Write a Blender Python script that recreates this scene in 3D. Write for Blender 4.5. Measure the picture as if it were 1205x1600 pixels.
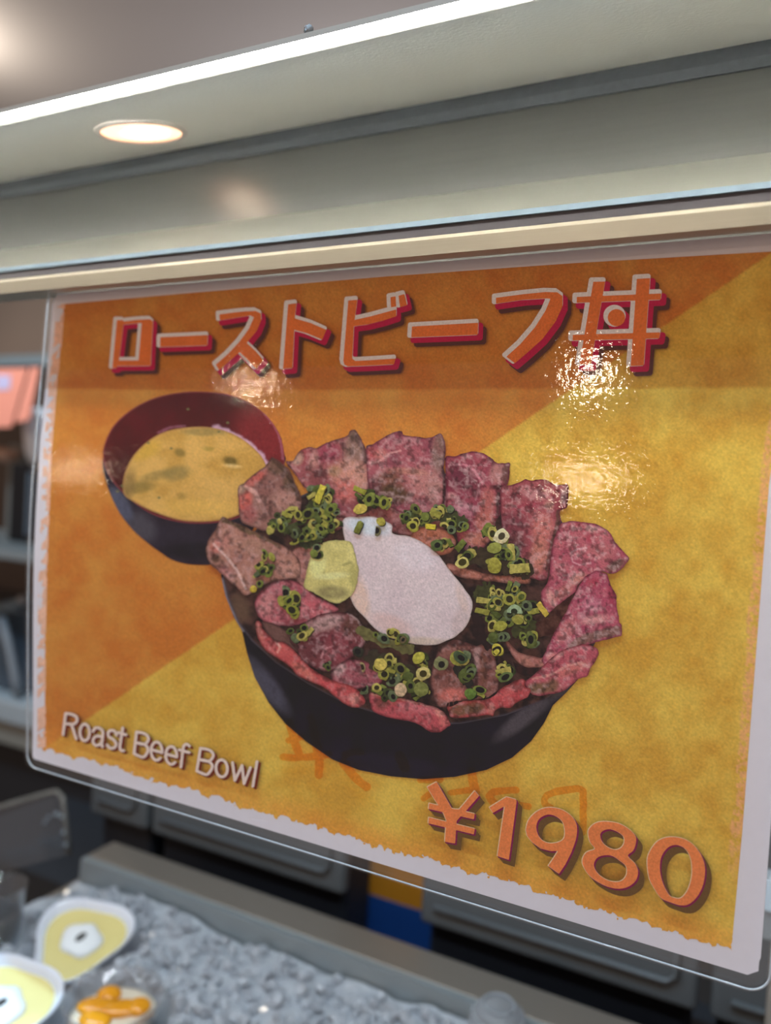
import bpy, bmesh, math, random
import numpy as np
from mathutils import Vector, Matrix

# ------------------------------------------------------------------ scene, camera, light
for o in list(bpy.data.objects):
    bpy.data.objects.remove(o, do_unlink=True)
scene = bpy.context.scene
COL = scene.collection
scene.view_settings.view_transform = 'Standard'
scene.view_settings.look = 'None'
scene.view_settings.gamma = 1.0
scene.view_settings.exposure = 0.0

FPX = 1170.0
CXP, CYP = 602.5, 800.0
YAW, PITCH, ROLL = 0.45082162, -0.02844657, -0.05976688
CAM = np.array([0.1370978, -0.23699545, 0.02633445])


def rotmat():
    ca, sa = math.cos(YAW), math.sin(YAW)
    cb, sb = math.cos(PITCH), math.sin(PITCH)
    cc, sc = math.cos(ROLL), math.sin(ROLL)
    rz = np.array([[ca, -sa, 0], [sa, ca, 0], [0, 0, 1]])
    rx = np.array([[1, 0, 0], [0, cb, -sb], [0, sb, cb]])
    ry = np.array([[cc, 0, sc], [0, 1, 0], [-sc, 0, cc]])
    return rz @ rx @ ry          # columns: right, forward, up


RM = rotmat()
cam_data = bpy.data.cameras.new('camera')
cam = bpy.data.objects.new('camera', cam_data)
COL.objects.link(cam)
m = Matrix.Identity(4)
for i in range(3):
    m[i][0], m[i][1], m[i][2] = RM[i, 0], RM[i, 2], -RM[i, 1]
    m[i][3] = CAM[i]
cam.matrix_world = m
cam_data.sensor_fit = 'VERTICAL'
cam_data.sensor_height = 36.0
cam_data.lens = FPX / 1600.0 * 36.0
cam_data.clip_start = 0.005
cam_data.dof.use_dof = True
cam_data.dof.focus_distance = 0.240
cam_data.dof.aperture_fstop = cam_data.lens / 4.0
scene.camera = cam

world = bpy.data.worlds.new('world')
scene.world = world
world.use_nodes = True
world.node_tree.nodes['Background'].inputs[0].default_value = (0.62, 0.45, 0.37, 1)
world.node_tree.nodes['Background'].inputs[1].default_value = 0.575


def lamp(name, kind, loc, energy, color=(1, 1, 1), size=0.1, target=None):
    d = bpy.data.lights.new(name, kind)
    d.energy = energy
    d.color = color
    if kind == 'AREA':
        d.shape = 'DISK'
        d.size = size
    else:
        d.shadow_soft_size = size
    o = bpy.data.objects.new(name, d)
    COL.objects.link(o)
    o.location = loc
    if target is not None:
        o.rotation_euler = (Vector(target) - Vector(loc)).to_track_quat('-Z', 'Y').to_euler()
    return o


WARM = (1.0, 0.74, 0.52)
# downlights of the hall behind the photographer (they glint in the laminate)
lamp('hall_downlight', 'AREA', (-1.65, -8.8, 1.52), 42, WARM, 0.15, (0, 0, 0))
lamp('hall_downlight', 'AREA', (-6.75, -9.15, 1.52), 18, WARM, 0.13, (-0.1, 0, 0))
for loc_, e_ in (((-1.52, -8.3, 0.30), 13.0), ((-8.4, -7.6, 0.16), 8.0)):      # warm lit shop counters across the hall
    far = lamp('hall_counter_light', 'AREA', loc_, e_, WARM, 0.4, (0, 0, 0))
    far.data.shape = 'RECTANGLE'
    far.data.size, far.data.size_y = 0.75, 0.09
lamp('hall_pendant', 'POINT', (-2.45, 1.35, 1.33), 8.0, (1.0, 0.86, 0.68), 0.08)
lamp('ceiling_fill', 'POINT', (-1.15, 2.55, 0.72), 22, (1.0, 0.93, 0.88), 0.1)  # unseen fill light added to brighten the ceiling
kl = lamp('kitchen_fill', 'SPOT', (-1.30, 0.15, 0.95), 42, (1.0, 0.96, 0.92), 0.12, (-1.32, 1.0, -0.10))  # unseen spot added to brighten the dim kitchen strip
kl.data.spot_size, kl.data.spot_blend = math.radians(44), 0.4
# cool fluorescent tube on the ceiling: the sign rail throws its sharp shadow across the sign
tube_light = lamp('ceiling_tube', 'AREA', (-0.1, -0.40, 1.49), 45, (0.425, 0.72, 1.0), 0.1, (-0.1, -0.02, 0.0))
tube_light.data.shape = 'RECTANGLE'
tube_light.data.size, tube_light.data.size_y = 2.4, 0.012
tube_light.rotation_euler = (math.atan2(0.38, 1.49), 0, 0)
# unseen cool fill added under the hood behind the sign to brighten the ice
case_fill_light = lamp('case_fill', 'AREA', (-0.15, 0.024, 0.1125), 2.2, (0.80, 0.92, 1.0), 0.1)
case_fill_light.data.shape = 'RECTANGLE'
case_fill_light.data.size, case_fill_light.data.size_y = 0.8, 0.008
LED_STRENGTH = 150.0


def rays(px):
    px = np.atleast_2d(np.asarray(px, float))
    d = np.stack([(px[:, 0] - CXP) / FPX, np.ones(len(px)), -(px[:, 1] - CYP) / FPX], 1)
    return d @ RM.T


def at_y(x, y, Y):
    d = rays([(x, y)])[0]
    return Vector(CAM + d * (Y - CAM[1]) / d[1])


def at_z(x, y, Z):
    d = rays([(x, y)])[0]
    return Vector(CAM + d * (Z - CAM[2]) / d[2])


# ------------------------------------------------------------------ materials
def lin(c):
    c = np.asarray(c, float) / 255.0
    return np.where(c <= 0.04045, c / 12.92, ((c + 0.055) / 1.055) ** 2.4)


def mat(name, color, rough=0.5, metal=0.0, spec=0.5, noise=0.0, nscale=60.0, bump=0.0, bscale=200.0, stretch=None,
        emit=None, emit_strength=0.0, srgb=True):
    """principled material with procedural mottling and bump"""
    mt = bpy.data.materials.new(name)
    mt.use_nodes = True
    nt = mt.node_tree
    b = nt.nodes['Principled BSDF']
    c = lin(color) if srgb else np.asarray(color)
    b.inputs['Base Color'].default_value = (*c, 1)
    b.inputs['Roughness'].default_value = rough
    b.inputs['Metallic'].default_value = metal
    b.inputs['Specular IOR Level'].default_value = spec
    tc = nt.nodes.new('ShaderNodeTexCoord')
    mp = nt.nodes.new('ShaderNodeMapping')
    nt.links.new(tc.outputs['Object'], mp.inputs[0])
    if stretch:
        mp.inputs['Scale'].default_value = stretch
    n = nt.nodes.new('ShaderNodeTexNoise')
    n.inputs['Scale'].default_value = nscale
    n.inputs['Detail'].default_value = 4
    nt.links.new(mp.outputs[0], n.inputs['Vector'])
    mx = nt.nodes.new('ShaderNodeMix')
    mx.data_type = 'RGBA'
    mx.blend_type = 'MIX'
    mx.inputs['A'].default_value = (*(c * (1 - noise)), 1)
    mx.inputs['B'].default_value = (*np.minimum(c * (1 + noise), 1), 1)
    nt.links.new(n.outputs['Fac'], mx.inputs['Factor'])
    nt.links.new(mx.outputs['Result'], b.inputs['Base Color'])
    if bump:
        n2 = nt.nodes.new('ShaderNodeTexNoise')
        n2.inputs['Scale'].default_value = bscale
        nt.links.new(mp.outputs[0], n2.inputs['Vector'])
        bp = nt.nodes.new('ShaderNodeBump')
        bp.inputs['Strength'].default_value = bump
        bp.inputs['Distance'].default_value = 0.001
        nt.links.new(n2.outputs['Fac'], bp.inputs['Height'])
        nt.links.new(bp.outputs[0], b.inputs['Normal'])
    if emit is not None:
        b.inputs['Emission Color'].default_value = (*lin(emit), 1)
        b.inputs['Emission Strength'].default_value = emit_strength
    return mt


def film_mat(name, tint=(1, 1, 1), haze=0.0, haze_col=(0.8, 0.8, 0.8), rough=0.04, gloss=1.0, ior=1.45, bump=0.0,
             bscale=150.0, bdist=0.001, mottled=False, stretch=(1, 1, 1)):
    """thin clear sheet: transparency, fresnel gloss, and a little surface haze"""
    mt = bpy.data.materials.new(name)
    mt.use_nodes = True
    nt = mt.node_tree
    nt.nodes.clear()
    out = nt.nodes.new('ShaderNodeOutputMaterial')
    tr = nt.nodes.new('ShaderNodeBsdfTransparent')
    tr.inputs[0].default_value = (*tint, 1)
    gl = nt.nodes.new('ShaderNodeBsdfGlossy')
    gl.inputs['Roughness'].default_value = rough
    gl.inputs['Color'].default_value = (gloss, gloss, gloss, 1)
    lw = nt.nodes.new('ShaderNodeLayerWeight')       # Schlick fresnel, the same from both sides of the sheet
    lw.inputs['Blend'].default_value = 0.5
    pw = nt.nodes.new('ShaderNodeMath')
    pw.operation = 'POWER'
    pw.inputs[1].default_value = 5.0
    nt.links.new(lw.outputs['Facing'], pw.inputs[0])
    fr = nt.nodes.new('ShaderNodeMath')
    fr.operation = 'MULTIPLY_ADD'
    r0 = ((ior - 1) / (ior + 1)) ** 2
    fr.inputs[1].default_value = 1 - r0
    fr.inputs[2].default_value = r0
    nt.links.new(pw.outputs[0], fr.inputs[0])
    mx = nt.nodes.new('ShaderNodeMixShader')
    nt.links.new(fr.outputs[0], mx.inputs[0])
    nt.links.new(tr.outputs[0], mx.inputs[1])
    nt.links.new(gl.outputs[0], mx.inputs[2])
    last = mx
    tc = nt.nodes.new('ShaderNodeTexCoord')
    mp = nt.nodes.new('ShaderNodeMapping')
    mp.inputs['Scale'].default_value = stretch
    nt.links.new(tc.outputs['Object'], mp.inputs[0])
    if haze:
        df = nt.nodes.new('ShaderNodeBsdfDiffuse')
        df.inputs[0].default_value = (*haze_col, 1)
        tl = nt.nodes.new('ShaderNodeBsdfTranslucent')
        tl.inputs[0].default_value = (*haze_col, 1)
        ad = nt.nodes.new('ShaderNodeMixShader')
        ad.inputs[0].default_value = 0.4
        nt.links.new(df.outputs[0], ad.inputs[1])
        nt.links.new(tl.outputs[0], ad.inputs[2])
        m2 = nt.nodes.new('ShaderNodeMixShader')
        m2.inputs[0].default_value = haze
        if mottled:
            nz = nt.nodes.new('ShaderNodeTexNoise')
            nz.inputs['Scale'].default_value = 900
            nz.inputs['Detail'].default_value = 6
            nt.links.new(mp.outputs[0], nz.inputs['Vector'])
            rg = nt.nodes.new('ShaderNodeMapRange')
            rg.inputs['From Min'].default_value = 0.3
            rg.inputs['From Max'].default_value = 0.7
            rg.inputs['To Min'].default_value = haze * 0.75
            rg.inputs['To Max'].default_value = haze * 1.25
            nt.links.new(nz.outputs['Fac'], rg.inputs['Value'])
            nt.links.new(rg.outputs[0], m2.inputs[0])
        nt.links.new(mx.outputs[0], m2.inputs[1])
        nt.links.new(ad.outputs[0], m2.inputs[2])
        last = m2
    if bump:
        n2 = nt.nodes.new('ShaderNodeTexNoise')
        n2.inputs['Scale'].default_value = bscale
        n2.inputs['Detail'].default_value = 3
        nt.links.new(mp.outputs[0], n2.inputs['Vector'])
        bp = nt.nodes.new('ShaderNodeBump')
        bp.inputs['Strength'].default_value = bump
        bp.inputs['Distance'].default_value = bdist
        nt.links.new(n2.outputs['Fac'], bp.inputs['Height'])
        nt.links.new(bp.outputs[0], gl.inputs['Normal'])
    nt.links.new(last.outputs[0], out.inputs[0])
    return mt


def ink_mat():
    """printed ink: colour carried by the print, broken up by fine paper grain"""
    mt = bpy.data.materials.new('printed_ink')
    mt.use_nodes = True
    nt = mt.node_tree
    b = nt.nodes['Principled BSDF']
    b.inputs['Roughness'].default_value = 0.95
    b.inputs['Specular IOR Level'].default_value = 0.0
    at = nt.nodes.new('ShaderNodeAttribute')
    at.attribute_name = 'ink'
    tc = nt.nodes.new('ShaderNodeTexCoord')
    n = nt.nodes.new('ShaderNodeTexNoise')
    n.inputs['Scale'].default_value = 1500
    n.inputs['Detail'].default_value = 3
    nt.links.new(tc.outputs['Object'], n.inputs['Vector'])
    r = nt.nodes.new('ShaderNodeMapRange')
    r.inputs['From Min'].default_value = 0.25
    r.inputs['From Max'].default_value = 0.75
    r.inputs['To Min'].default_value = 0.86
    r.inputs['To Max'].default_value = 1.14
    nt.links.new(n.outputs['Fac'], r.inputs['Value'])
    mx = nt.nodes.new('ShaderNodeVectorMath')
    mx.operation = 'SCALE'
    nt.links.new(at.outputs['Color'], mx.inputs[0])
    nt.links.new(r.outputs[0], mx.inputs['Scale'])
    nt.links.new(mx.outputs[0], b.inputs['Base Color'])
    return mt


INK = ink_mat()


# ------------------------------------------------------------------ object helpers
def link(name, me, material=None, parent=None, smooth=False):
    o = bpy.data.objects.new(name, me)
    COL.objects.link(o)
    if material is not None:
        me.materials.append(material)
    if smooth:
        for p in me.polygons:
            p.use_smooth = True
    if parent is not None:
        o.parent = parent
        o.matrix_parent_inverse = parent_inverse(parent)
    return o


def parent_inverse(p):
    mw = Matrix.Identity(4)
    chain = []
    q = p
    while q is not None:
        chain.append(q)
        q = q.parent
    for q in reversed(chain):
        basis = Matrix.LocRotScale(q.location, q.rotation_euler, q.scale)
        mw = mw @ (q.matrix_parent_inverse @ basis if q.parent else basis)
    return mw.inverted()


def tag(o, label=None, cat=None, group=None, kind=None):
    if label:
        o['label'] = label
    if cat:
        o['category'] = cat
    if group:
        o['group'] = group
    if kind:
        o['kind'] = kind
    return o


def thing(name, loc, label, cat, group=None):
    o = bpy.data.objects.new(name, None)
    o.empty_display_size = 0.02
    COL.objects.link(o)
    o.location = loc
    return tag(o, label, cat, group)


def bm_obj(name, bm, material, parent=None, smooth=False):
    me = bpy.data.meshes.new(name)
    bmesh.ops.recalc_face_normals(bm, faces=bm.faces[:])
    bm.to_mesh(me)
    bm.free()
    return link(name, me, material, parent, smooth)


def box(bm, x0, x1, y0, y1, z0, z1, bev=0.0):
    t = bmesh.new()
    r = bmesh.ops.create_cube(t, size=1.0)
    for v in r['verts']:
        v.co = Vector(((x0 + x1) / 2 + v.co.x * (x1 - x0), (y0 + y1) / 2 + v.co.y * (y1 - y0),
                       (z0 + z1) / 2 + v.co.z * (z1 - z0)))
    if bev:
        bmesh.ops.bevel(t, geom=t.edges[:], offset=bev, segments=3, affect='EDGES', profile=0.5)
    merge(bm, t)


def merge(bm, t):
    me = bpy.data.meshes.new('tmp')
    t.to_mesh(me)
    t.free()
    bm.from_mesh(me)
    bpy.data.meshes.remove(me)


def extrude_x(bm, prof, x0, x1):
    """closed profile of (y, z) pulled along x"""
    a = [bm.verts.new((x0, y, z)) for y, z in prof]
    b = [bm.verts.new((x1, y, z)) for y, z in prof]
    n = len(prof)
    for i in range(n):
        j = (i + 1) % n
        bm.faces.new((a[i], a[j], b[j], b[i]))
    bm.faces.new(a)
    bm.faces.new(b[::-1])


def lathe(bm, prof, c=(0, 0, 0), seg=48, closed=False, warp=None):
    rings = []
    for r, z in prof:
        ring = []
        for k in range(seg):
            a = 2 * math.pi * k / seg
            rr = r * (warp(a) if warp else 1.0)
            ring.append(bm.verts.new((c[0] + rr * math.cos(a), c[1] + rr * math.sin(a), c[2] + z)))
        rings.append(ring)
    pairs = list(zip(rings[:-1], rings[1:]))
    if closed:
        pairs.append((rings[-1], rings[0]))
    for p, q in pairs:
        for k in range(seg):
            j = (k + 1) % seg
            bm.faces.new((p[k], p[j], q[j], q[k]))
    if not closed:
        for ring in (rings[0], rings[-1]):
            bm.faces.new(ring)


def tube(bm, pts, r, seg=8, closed=False):
    pts = [Vector(p) for p in pts]
    n = len(pts)
    rings = []
    for i in range(n):
        a = pts[(i - 1) % n] if (closed or i > 0) else pts[i]
        b = pts[(i + 1) % n] if (closed or i < n - 1) else pts[i]
        t = (b - a).normalized()
        up = Vector((0, 1, 0)) if abs(t.y) < 0.9 else Vector((1, 0, 0))
        u = t.cross(up).normalized()
        v = t.cross(u)
        rings.append([bm.verts.new(pts[i] + (u * math.cos(2 * math.pi * k / seg) + v * math.sin(2 * math.pi * k / seg)) * r)
                      for k in range(seg)])
    for i in range(n if closed else n - 1):
        p, q = rings[i], rings[(i + 1) % n]
        for k in range(seg):
            j = (k + 1) % seg
            bm.faces.new((p[k], p[j], q[j], q[k]))
    if not closed:
        bm.faces.new(rings[0])
        bm.faces.new(rings[-1])


def prism(bm, poly, thick):
    """polygon of 3D points given a thickness vector"""
    tv = Vector(thick)
    a = [bm.verts.new(Vector(p)) for p in poly]
    b = [bm.verts.new(Vector(p) + tv) for p in poly]
    bm.faces.new(a)
    bm.faces.new(b[::-1])
    for i in range(len(a)):
        j = (i + 1) % len(a)
        bm.faces.new((a[i], b[i], b[j], a[j]))


# ------------------------------------------------------------------ the room around
M_ceil = mat('ceiling_paint', (208, 205, 208), 0.9, noise=0.03, nscale=2)
M_brown = mat('dark_brown_panel', (84, 70, 60), 0.6, noise=0.08, nscale=3)
M_floor = mat('dark_floor', (60, 58, 56), 0.6, noise=0.1, nscale=4)
bm = bmesh.new()
box(bm, -7, 4, -0.6, 4.6, 1.5, 1.56)
tag(bm_obj('ceiling', bm, M_ceil), kind='structure')
bm = bmesh.new()
box(bm, -7, 4, 4.5, 4.6, -1.1, 1.5)
tag(bm_obj('wall_back', bm, M_brown), kind='structure')
bm = bmesh.new()
box(bm, -7, 4, -0.6, 4.6, -1.16, -1.1)
tag(bm_obj('floor', bm, M_floor), kind='structure')

# ------------------------------------------------------------------ display case hood over the sign
HX0, HX1 = -1.1, 0.55
M_steel_light = mat('satin_steel_light', (128, 128, 121), 0.42, 0.35, noise=0.05, nscale=30, stretch=(1, 20, 20), bump=0.05)
M_steel_mid = mat('satin_steel_grey', (90, 90, 88), 0.28, 0.6, noise=0.08, nscale=30, stretch=(1, 20, 20), bump=0.05)
M_gasket = mat('black_gasket', (54, 58, 62), 0.7, noise=0.25, nscale=500)
M_rail = mat('brushed_champagne_steel', (166, 156, 136), 0.3, 0.4, noise=0.05, nscale=40, stretch=(1, 30, 30), bump=0.05)
M_darkgap = mat('dark_gap_shade', (48, 44, 52), 0.7, noise=0.1)
M_glassedge = mat('polished_glass_edge', (122, 140, 156), 0.15, spec=0.8, noise=0.12, nscale=120)
M_roof = mat('pale_hood_lining', (234, 234, 226), 0.5, 0.0, noise=0.04, nscale=25, bump=0.12, bscale=700)
hood = thing('display_hood', (0, 0.03, 0.116),
             'steel and glass hood of the display case directly above the hanging sign', 'hood')
bm = bmesh.new()
extrude_x(bm, [(-0.012, 0.1036), (-0.012, 0.1086), (-0.009, 0.1108), (0.012, 0.1128), (0.012, 0.1075), (-0.0005, 0.1075),
               (-0.0005, 0.1062), (-0.0035, 0.1058), (-0.0035, 0.1050), (-0.0065, 0.1047), (-0.0065, 0.1036)], HX0, HX1)
bm_obj('sign_rail', bm, M_rail, hood)
bm = bmesh.new()
box(bm, HX0, HX1, -0.003, 0.006, 0.1128, 0.1164)
bm_obj('dark_gap_strip', bm, M_darkgap, hood)  # dark strip: shade of the gap above the rail put into its colour
bm = bmesh.new()
extrude_x(bm, [(-0.0035, 0.1166), (0.030, 0.1166), (0.030, 0.1184), (-0.0035, 0.1184)], HX0, HX1)
bm_obj('glass_ledge', bm, M_glassedge, hood)
bm = bmesh.new()
extrude_x(bm, [(-0.0210, 0.1726), (0.0600, 0.1930), (0.0600, 0.1960), (-0.0210, 0.1756)], HX0, HX1)
bm_obj('hood_lining', bm, M_roof, hood)
bm = bmesh.new()
extrude_x(bm, [(0.030, 0.1240), (0.060, 0.1535), (0.064, 0.1535), (0.034, 0.1245)], HX0, HX1)
bm_obj('lower_flange', bm, M_steel_light, hood)
bm = bmesh.new()
extrude_x(bm, [(0.060, 0.1535), (0.0615, 0.1845), (0.10, 0.1845), (0.10, 0.1535)], HX0, HX1)
bm_obj('fascia', bm, M_steel_mid, hood)
bm = bmesh.new()
extrude_x(bm, [(0.0605, 0.1845), (0.0585, 0.1875), (0.0585, 0.1926), (0.0602, 0.1965), (0.10, 0.1985), (0.10, 0.1845)], HX0, HX1)
bm_obj('black_trim', bm, M_gasket, hood)
bm = bmesh.new()
extrude_x(bm, [(0.011, 0.1145), (0.012, 0.1128), (0.034, 0.1240), (0.034, 0.1245), (0.030, 0.1240)], HX0, HX1)
bm_obj('hood_underside', bm, M_steel_mid, hood)

led = thing('led_light_bar', (0, -0.0255, 0.1706),
            'thin glowing white LED bar along the front edge of the hood', 'light')
M_alu = mat('aluminium_channel', (205, 208, 200), 0.35, 0.5, noise=0.03)
M_led = mat('led_diffuser', (255, 255, 250), 0.5, emit=(255, 253, 242), emit_strength=LED_STRENGTH)
bm = bmesh.new()
extrude_x(bm, [(-0.0290, 0.1716), (-0.0290, 0.1736), (-0.0213, 0.1736), (-0.0213, 0.1718)], HX0, HX1)
bm_obj('channel', bm, M_alu, led)
bm = bmesh.new()
extrude_x(bm, [(-0.0285, 0.1699), (-0.0285, 0.1716), (-0.0266, 0.1716), (-0.0266, 0.1699)], HX0, HX1)
extrude_x(bm, [(-0.0258, 0.1708), (-0.0258, 0.1716), (-0.0249, 0.1716), (-0.0249, 0.1708)], HX0, HX1)
bm_obj('diffuser', bm, M_led, led)

# small lump of tape on the edge of the glass
bm = bmesh.new()
p = at_y(482, 46, -0.027)
bmesh.ops.create_icosphere(bm, subdivisions=2, radius=0.0015, matrix=Matrix.Translation(p))
random.seed(3)
for v in bm.verts:
    v.co += Vector((random.uniform(-1, 1), random.uniform(-1, 1), random.uniform(-1, 1))) * 0.0006
tag(bm_obj('tape_scrap', bm, mat('clear_tape', (150, 138, 130), 0.4), None, True),
    'tiny crumpled scrap of clear tape on top of the glowing LED bar', 'tape')

# round spotlight let into the lining of the hood
d_ = rays([(221, 205)])[0]
k_ = 0.0204 / 0.0810
t_ = (0.1726 - CAM[2] + k_ * (CAM[1] + 0.0210)) / (d_[2] - k_ * d_[1])
pc = Vector(CAM + d_ * t_)
tiltx = Matrix.Translation(pc) @ Matrix.Rotation(math.atan(k_), 4, 'X')
dl = thing('spotlight', pc, 'round warm white spotlight glowing in the pale lining of the hood', 'light')
bm = bmesh.new()
lathe(bm, [(0.0205, 0.0), (0.0205, -0.0008), (0.0180, -0.0012), (0.0180, 0.0)], (0, 0, 0), 40, closed=True)
bmesh.ops.transform(bm, matrix=tiltx, verts=bm.verts[:])
bm_obj('trim_ring', bm, mat('spot_trim', (216, 210, 202), 0.5), dl)
bm = bmesh.new()
lathe(bm, [(0.0100, -0.0012), (0.0110, -0.0010), (0.0178, -0.0004)], (0, 0, 0), 40)
bmesh.ops.transform(bm, matrix=tiltx, verts=bm.verts[:])
bm_obj('lamp_lens', bm, mat('warm_lamp', (255, 240, 220), 0.5, emit=(255, 186, 150), emit_strength=2.2), dl)
bm = bmesh.new()
lathe(bm, [(0.0001, -0.0024), (0.006, -0.0022), (0.0105, -0.0012)], (0.002, 0, 0), 40)
bmesh.ops.transform(bm, matrix=tiltx, verts=bm.verts[:])
bm_obj('lamp_bulb', bm, mat('warm_bulb', (255, 245, 230), 0.5, emit=(255, 226, 196), emit_strength=7.0), dl)


# ------------------------------------------------------------------ 2D print tools (all on the sign sheet)
rng = np.random.RandomState(11)
TABLE = rng.rand(256, 256)


def vnoise(x, y, seed=0):
    x = x + seed * 17.31
    y = y + seed * 9.77
    xi, yi = np.floor(x).astype(int), np.floor(y).astype(int)
    xf, yf = x - xi, y - yi
    u, v = xf * xf * (3 - 2 * xf), yf * yf * (3 - 2 * yf)
    a = TABLE[xi & 255, yi & 255]
    b = TABLE[(xi + 1) & 255, yi & 255]
    c = TABLE[xi & 255, (yi + 1) & 255]
    d = TABLE[(xi + 1) & 255, (yi + 1) & 255]
    return (a * (1 - u) + b * u) * (1 - v) + (c * (1 - u) + d * u) * v


def fbm(p, scale, seed=0, octs=4):
    s, amp, tot = 0, 1.0, 0
    x, y = p[:, 0] / scale, p[:, 1] / scale
    for k in range(octs):
        s = s + amp * vnoise(x, y, seed + k * 3)
        tot += amp
        x, y, amp = x * 2.03, y * 2.03, amp * 0.55
    return s / tot


def sstep(a, b, x):
    t = np.clip((x - a) / (b - a), 0, 1)
    return t * t * (3 - 2 * t)


def poly_sdf(P, poly):
    poly = np.asarray(poly, float)
    d = np.full(len(P), 1e18)
    s = np.ones(len(P))
    n = len(poly)
    for i in range(n):
        a, b = poly[i], poly[i - 1]
        e = b - a
        w = P - a
        t = np.clip((w @ e) / max(e @ e, 1e-12), 0, 1)
        q = w - t[:, None] * e
        d = np.minimum(d, (q ** 2).sum(1))
        c1 = P[:, 1] >= a[1]
        c2 = P[:, 1] < b[1]
        c3 = e[0] * w[:, 1] > e[1] * w[:, 0]
        flip = (c1 & c2 & c3) | (~c1 & ~c2 & ~c3)
        s[flip] *= -1
    return s * np.sqrt(d)


def line_sdf(P, pts, hw):
    pts = np.asarray(pts, float)
    d = np.full(len(P), 1e18)
    for a, b in zip(pts[:-1], pts[1:]):
        e = b - a
        w = P - a
        t = np.clip((w @ e) / max(e @ e, 1e-12), 0, 1)
        q = w - t[:, None] * e
        d = np.minimum(d, (q ** 2).sum(1))
    return np.sqrt(d) - hw


def curve(pts, closed=True, k=5):
    """catmull-rom smoothing of a traced outline"""
    pts = np.asarray(pts, float)
    n = len(pts)
    out = []
    for i in range(n if closed else n - 1):
        if closed:
            p0, p1, p2, p3 = pts[i - 1], pts[i], pts[(i + 1) % n], pts[(i + 2) % n]
        else:
            p0, p1, p2, p3 = pts[max(i - 1, 0)], pts[i], pts[i + 1], pts[min(i + 2, n - 1)]
        for t in np.arange(k) / k:
            out.append(0.5 * ((2 * p1) + (-p0 + p2) * t + (2 * p0 - 5 * p1 + 4 * p2 - p3) * t * t +
                              (-p0 + 3 * p1 - 3 * p2 + p3) * t ** 3))
    if not closed:
        out.append(pts[-1])
    return np.array(out)


def fill_region(sdf, bbox, step):
    """triangles covering sdf<0, the border cut exactly along sdf=0"""
    x0, y0, x1, y1 = bbox
    nx, ny = int(math.ceil((x1 - x0) / step)) + 1, int(math.ceil((y1 - y0) / step)) + 1
    gx, gy = np.meshgrid(x0 + np.arange(nx) * step, y0 + np.arange(ny) * step)
    P = np.stack([gx.ravel(), gy.ravel()], 1)
    D = sdf(P)
    D = np.where(np.abs(D) < 1e-6, 1e-6, D)
    idx = np.arange(nx * ny).reshape(ny, nx)
    a, b, c, d = idx[:-1, :-1].ravel(), idx[:-1, 1:].ravel(), idx[1:, 1:].ravel(), idx[1:, :-1].ravel()
    T = np.concatenate([np.stack([a, b, c], 1), np.stack([a, c, d], 1)])
    inside = D[T] < 0
    cnt = inside.sum(1)
    full = T[cnt == 3]
    verts = [P]
    extra = []
    tris = [full]
    base = len(P)

    def cut(i, j):
        t = D[i] / (D[i] - D[j])
        return P[i] + (P[j] - P[i]) * t[:, None]
    for k in range(3):
        o = [k, (k + 1) % 3, (k + 2) % 3]
        s1 = T[(cnt == 1) & inside[:, k]][:, o]
        if len(s1):
            n = len(s1)
            e = np.concatenate([cut(s1[:, 0], s1[:, 1]), cut(s1[:, 0], s1[:, 2])])
            ia = base + np.arange(n)
            extra.append(e)
            tris.append(np.stack([s1[:, 0], ia, ia + n], 1))
            base += 2 * n
        s2 = T[(cnt == 2) & ~inside[:, k]][:, o]
        if len(s2):
            n = len(s2)
            e = np.concatenate([cut(s2[:, 1], s2[:, 0]), cut(s2[:, 2], s2[:, 0])])
            ia = base + np.arange(n)
            ib = ia + n
            extra.append(e)
            tris.append(np.stack([s2[:, 1], s2[:, 2], ib], 1))
            tris.append(np.stack([s2[:, 1], ib, ia], 1))
            base += 2 * n
    V = np.concatenate(verts + extra)
    T = np.concatenate(tris)
    used, inv = np.unique(T.ravel(), return_inverse=True)
    return V[used], inv.reshape(-1, 3)


def sheet_y(x, z):
    """gentle curl of the laminated sheet at its free left edge"""
    return -0.0008 * np.exp(-((x + 0.152) / 0.055) ** 2) * np.cos(np.clip(z / 0.112, -1, 1) * math.pi / 2) ** 2


LAYER = 0.00004


def to_sheet(px, layer):
    d = rays(px)
    y = np.zeros(len(d))
    for _ in range(5):
        p = CAM + d * ((y - CAM[1]) / d[:, 1])[:, None]
        y = sheet_y(p[:, 0], p[:, 2]) - 0.0003 - layer * LAYER
    return CAM + d * ((y - CAM[1]) / d[:, 1])[:, None]


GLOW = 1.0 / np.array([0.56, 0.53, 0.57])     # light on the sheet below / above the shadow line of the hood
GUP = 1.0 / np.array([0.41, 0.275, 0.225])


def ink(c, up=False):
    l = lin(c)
    return np.clip((l - (0.006 if up else 0.014)) * (GUP if up else GLOW), 0.004, 0.92)


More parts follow.
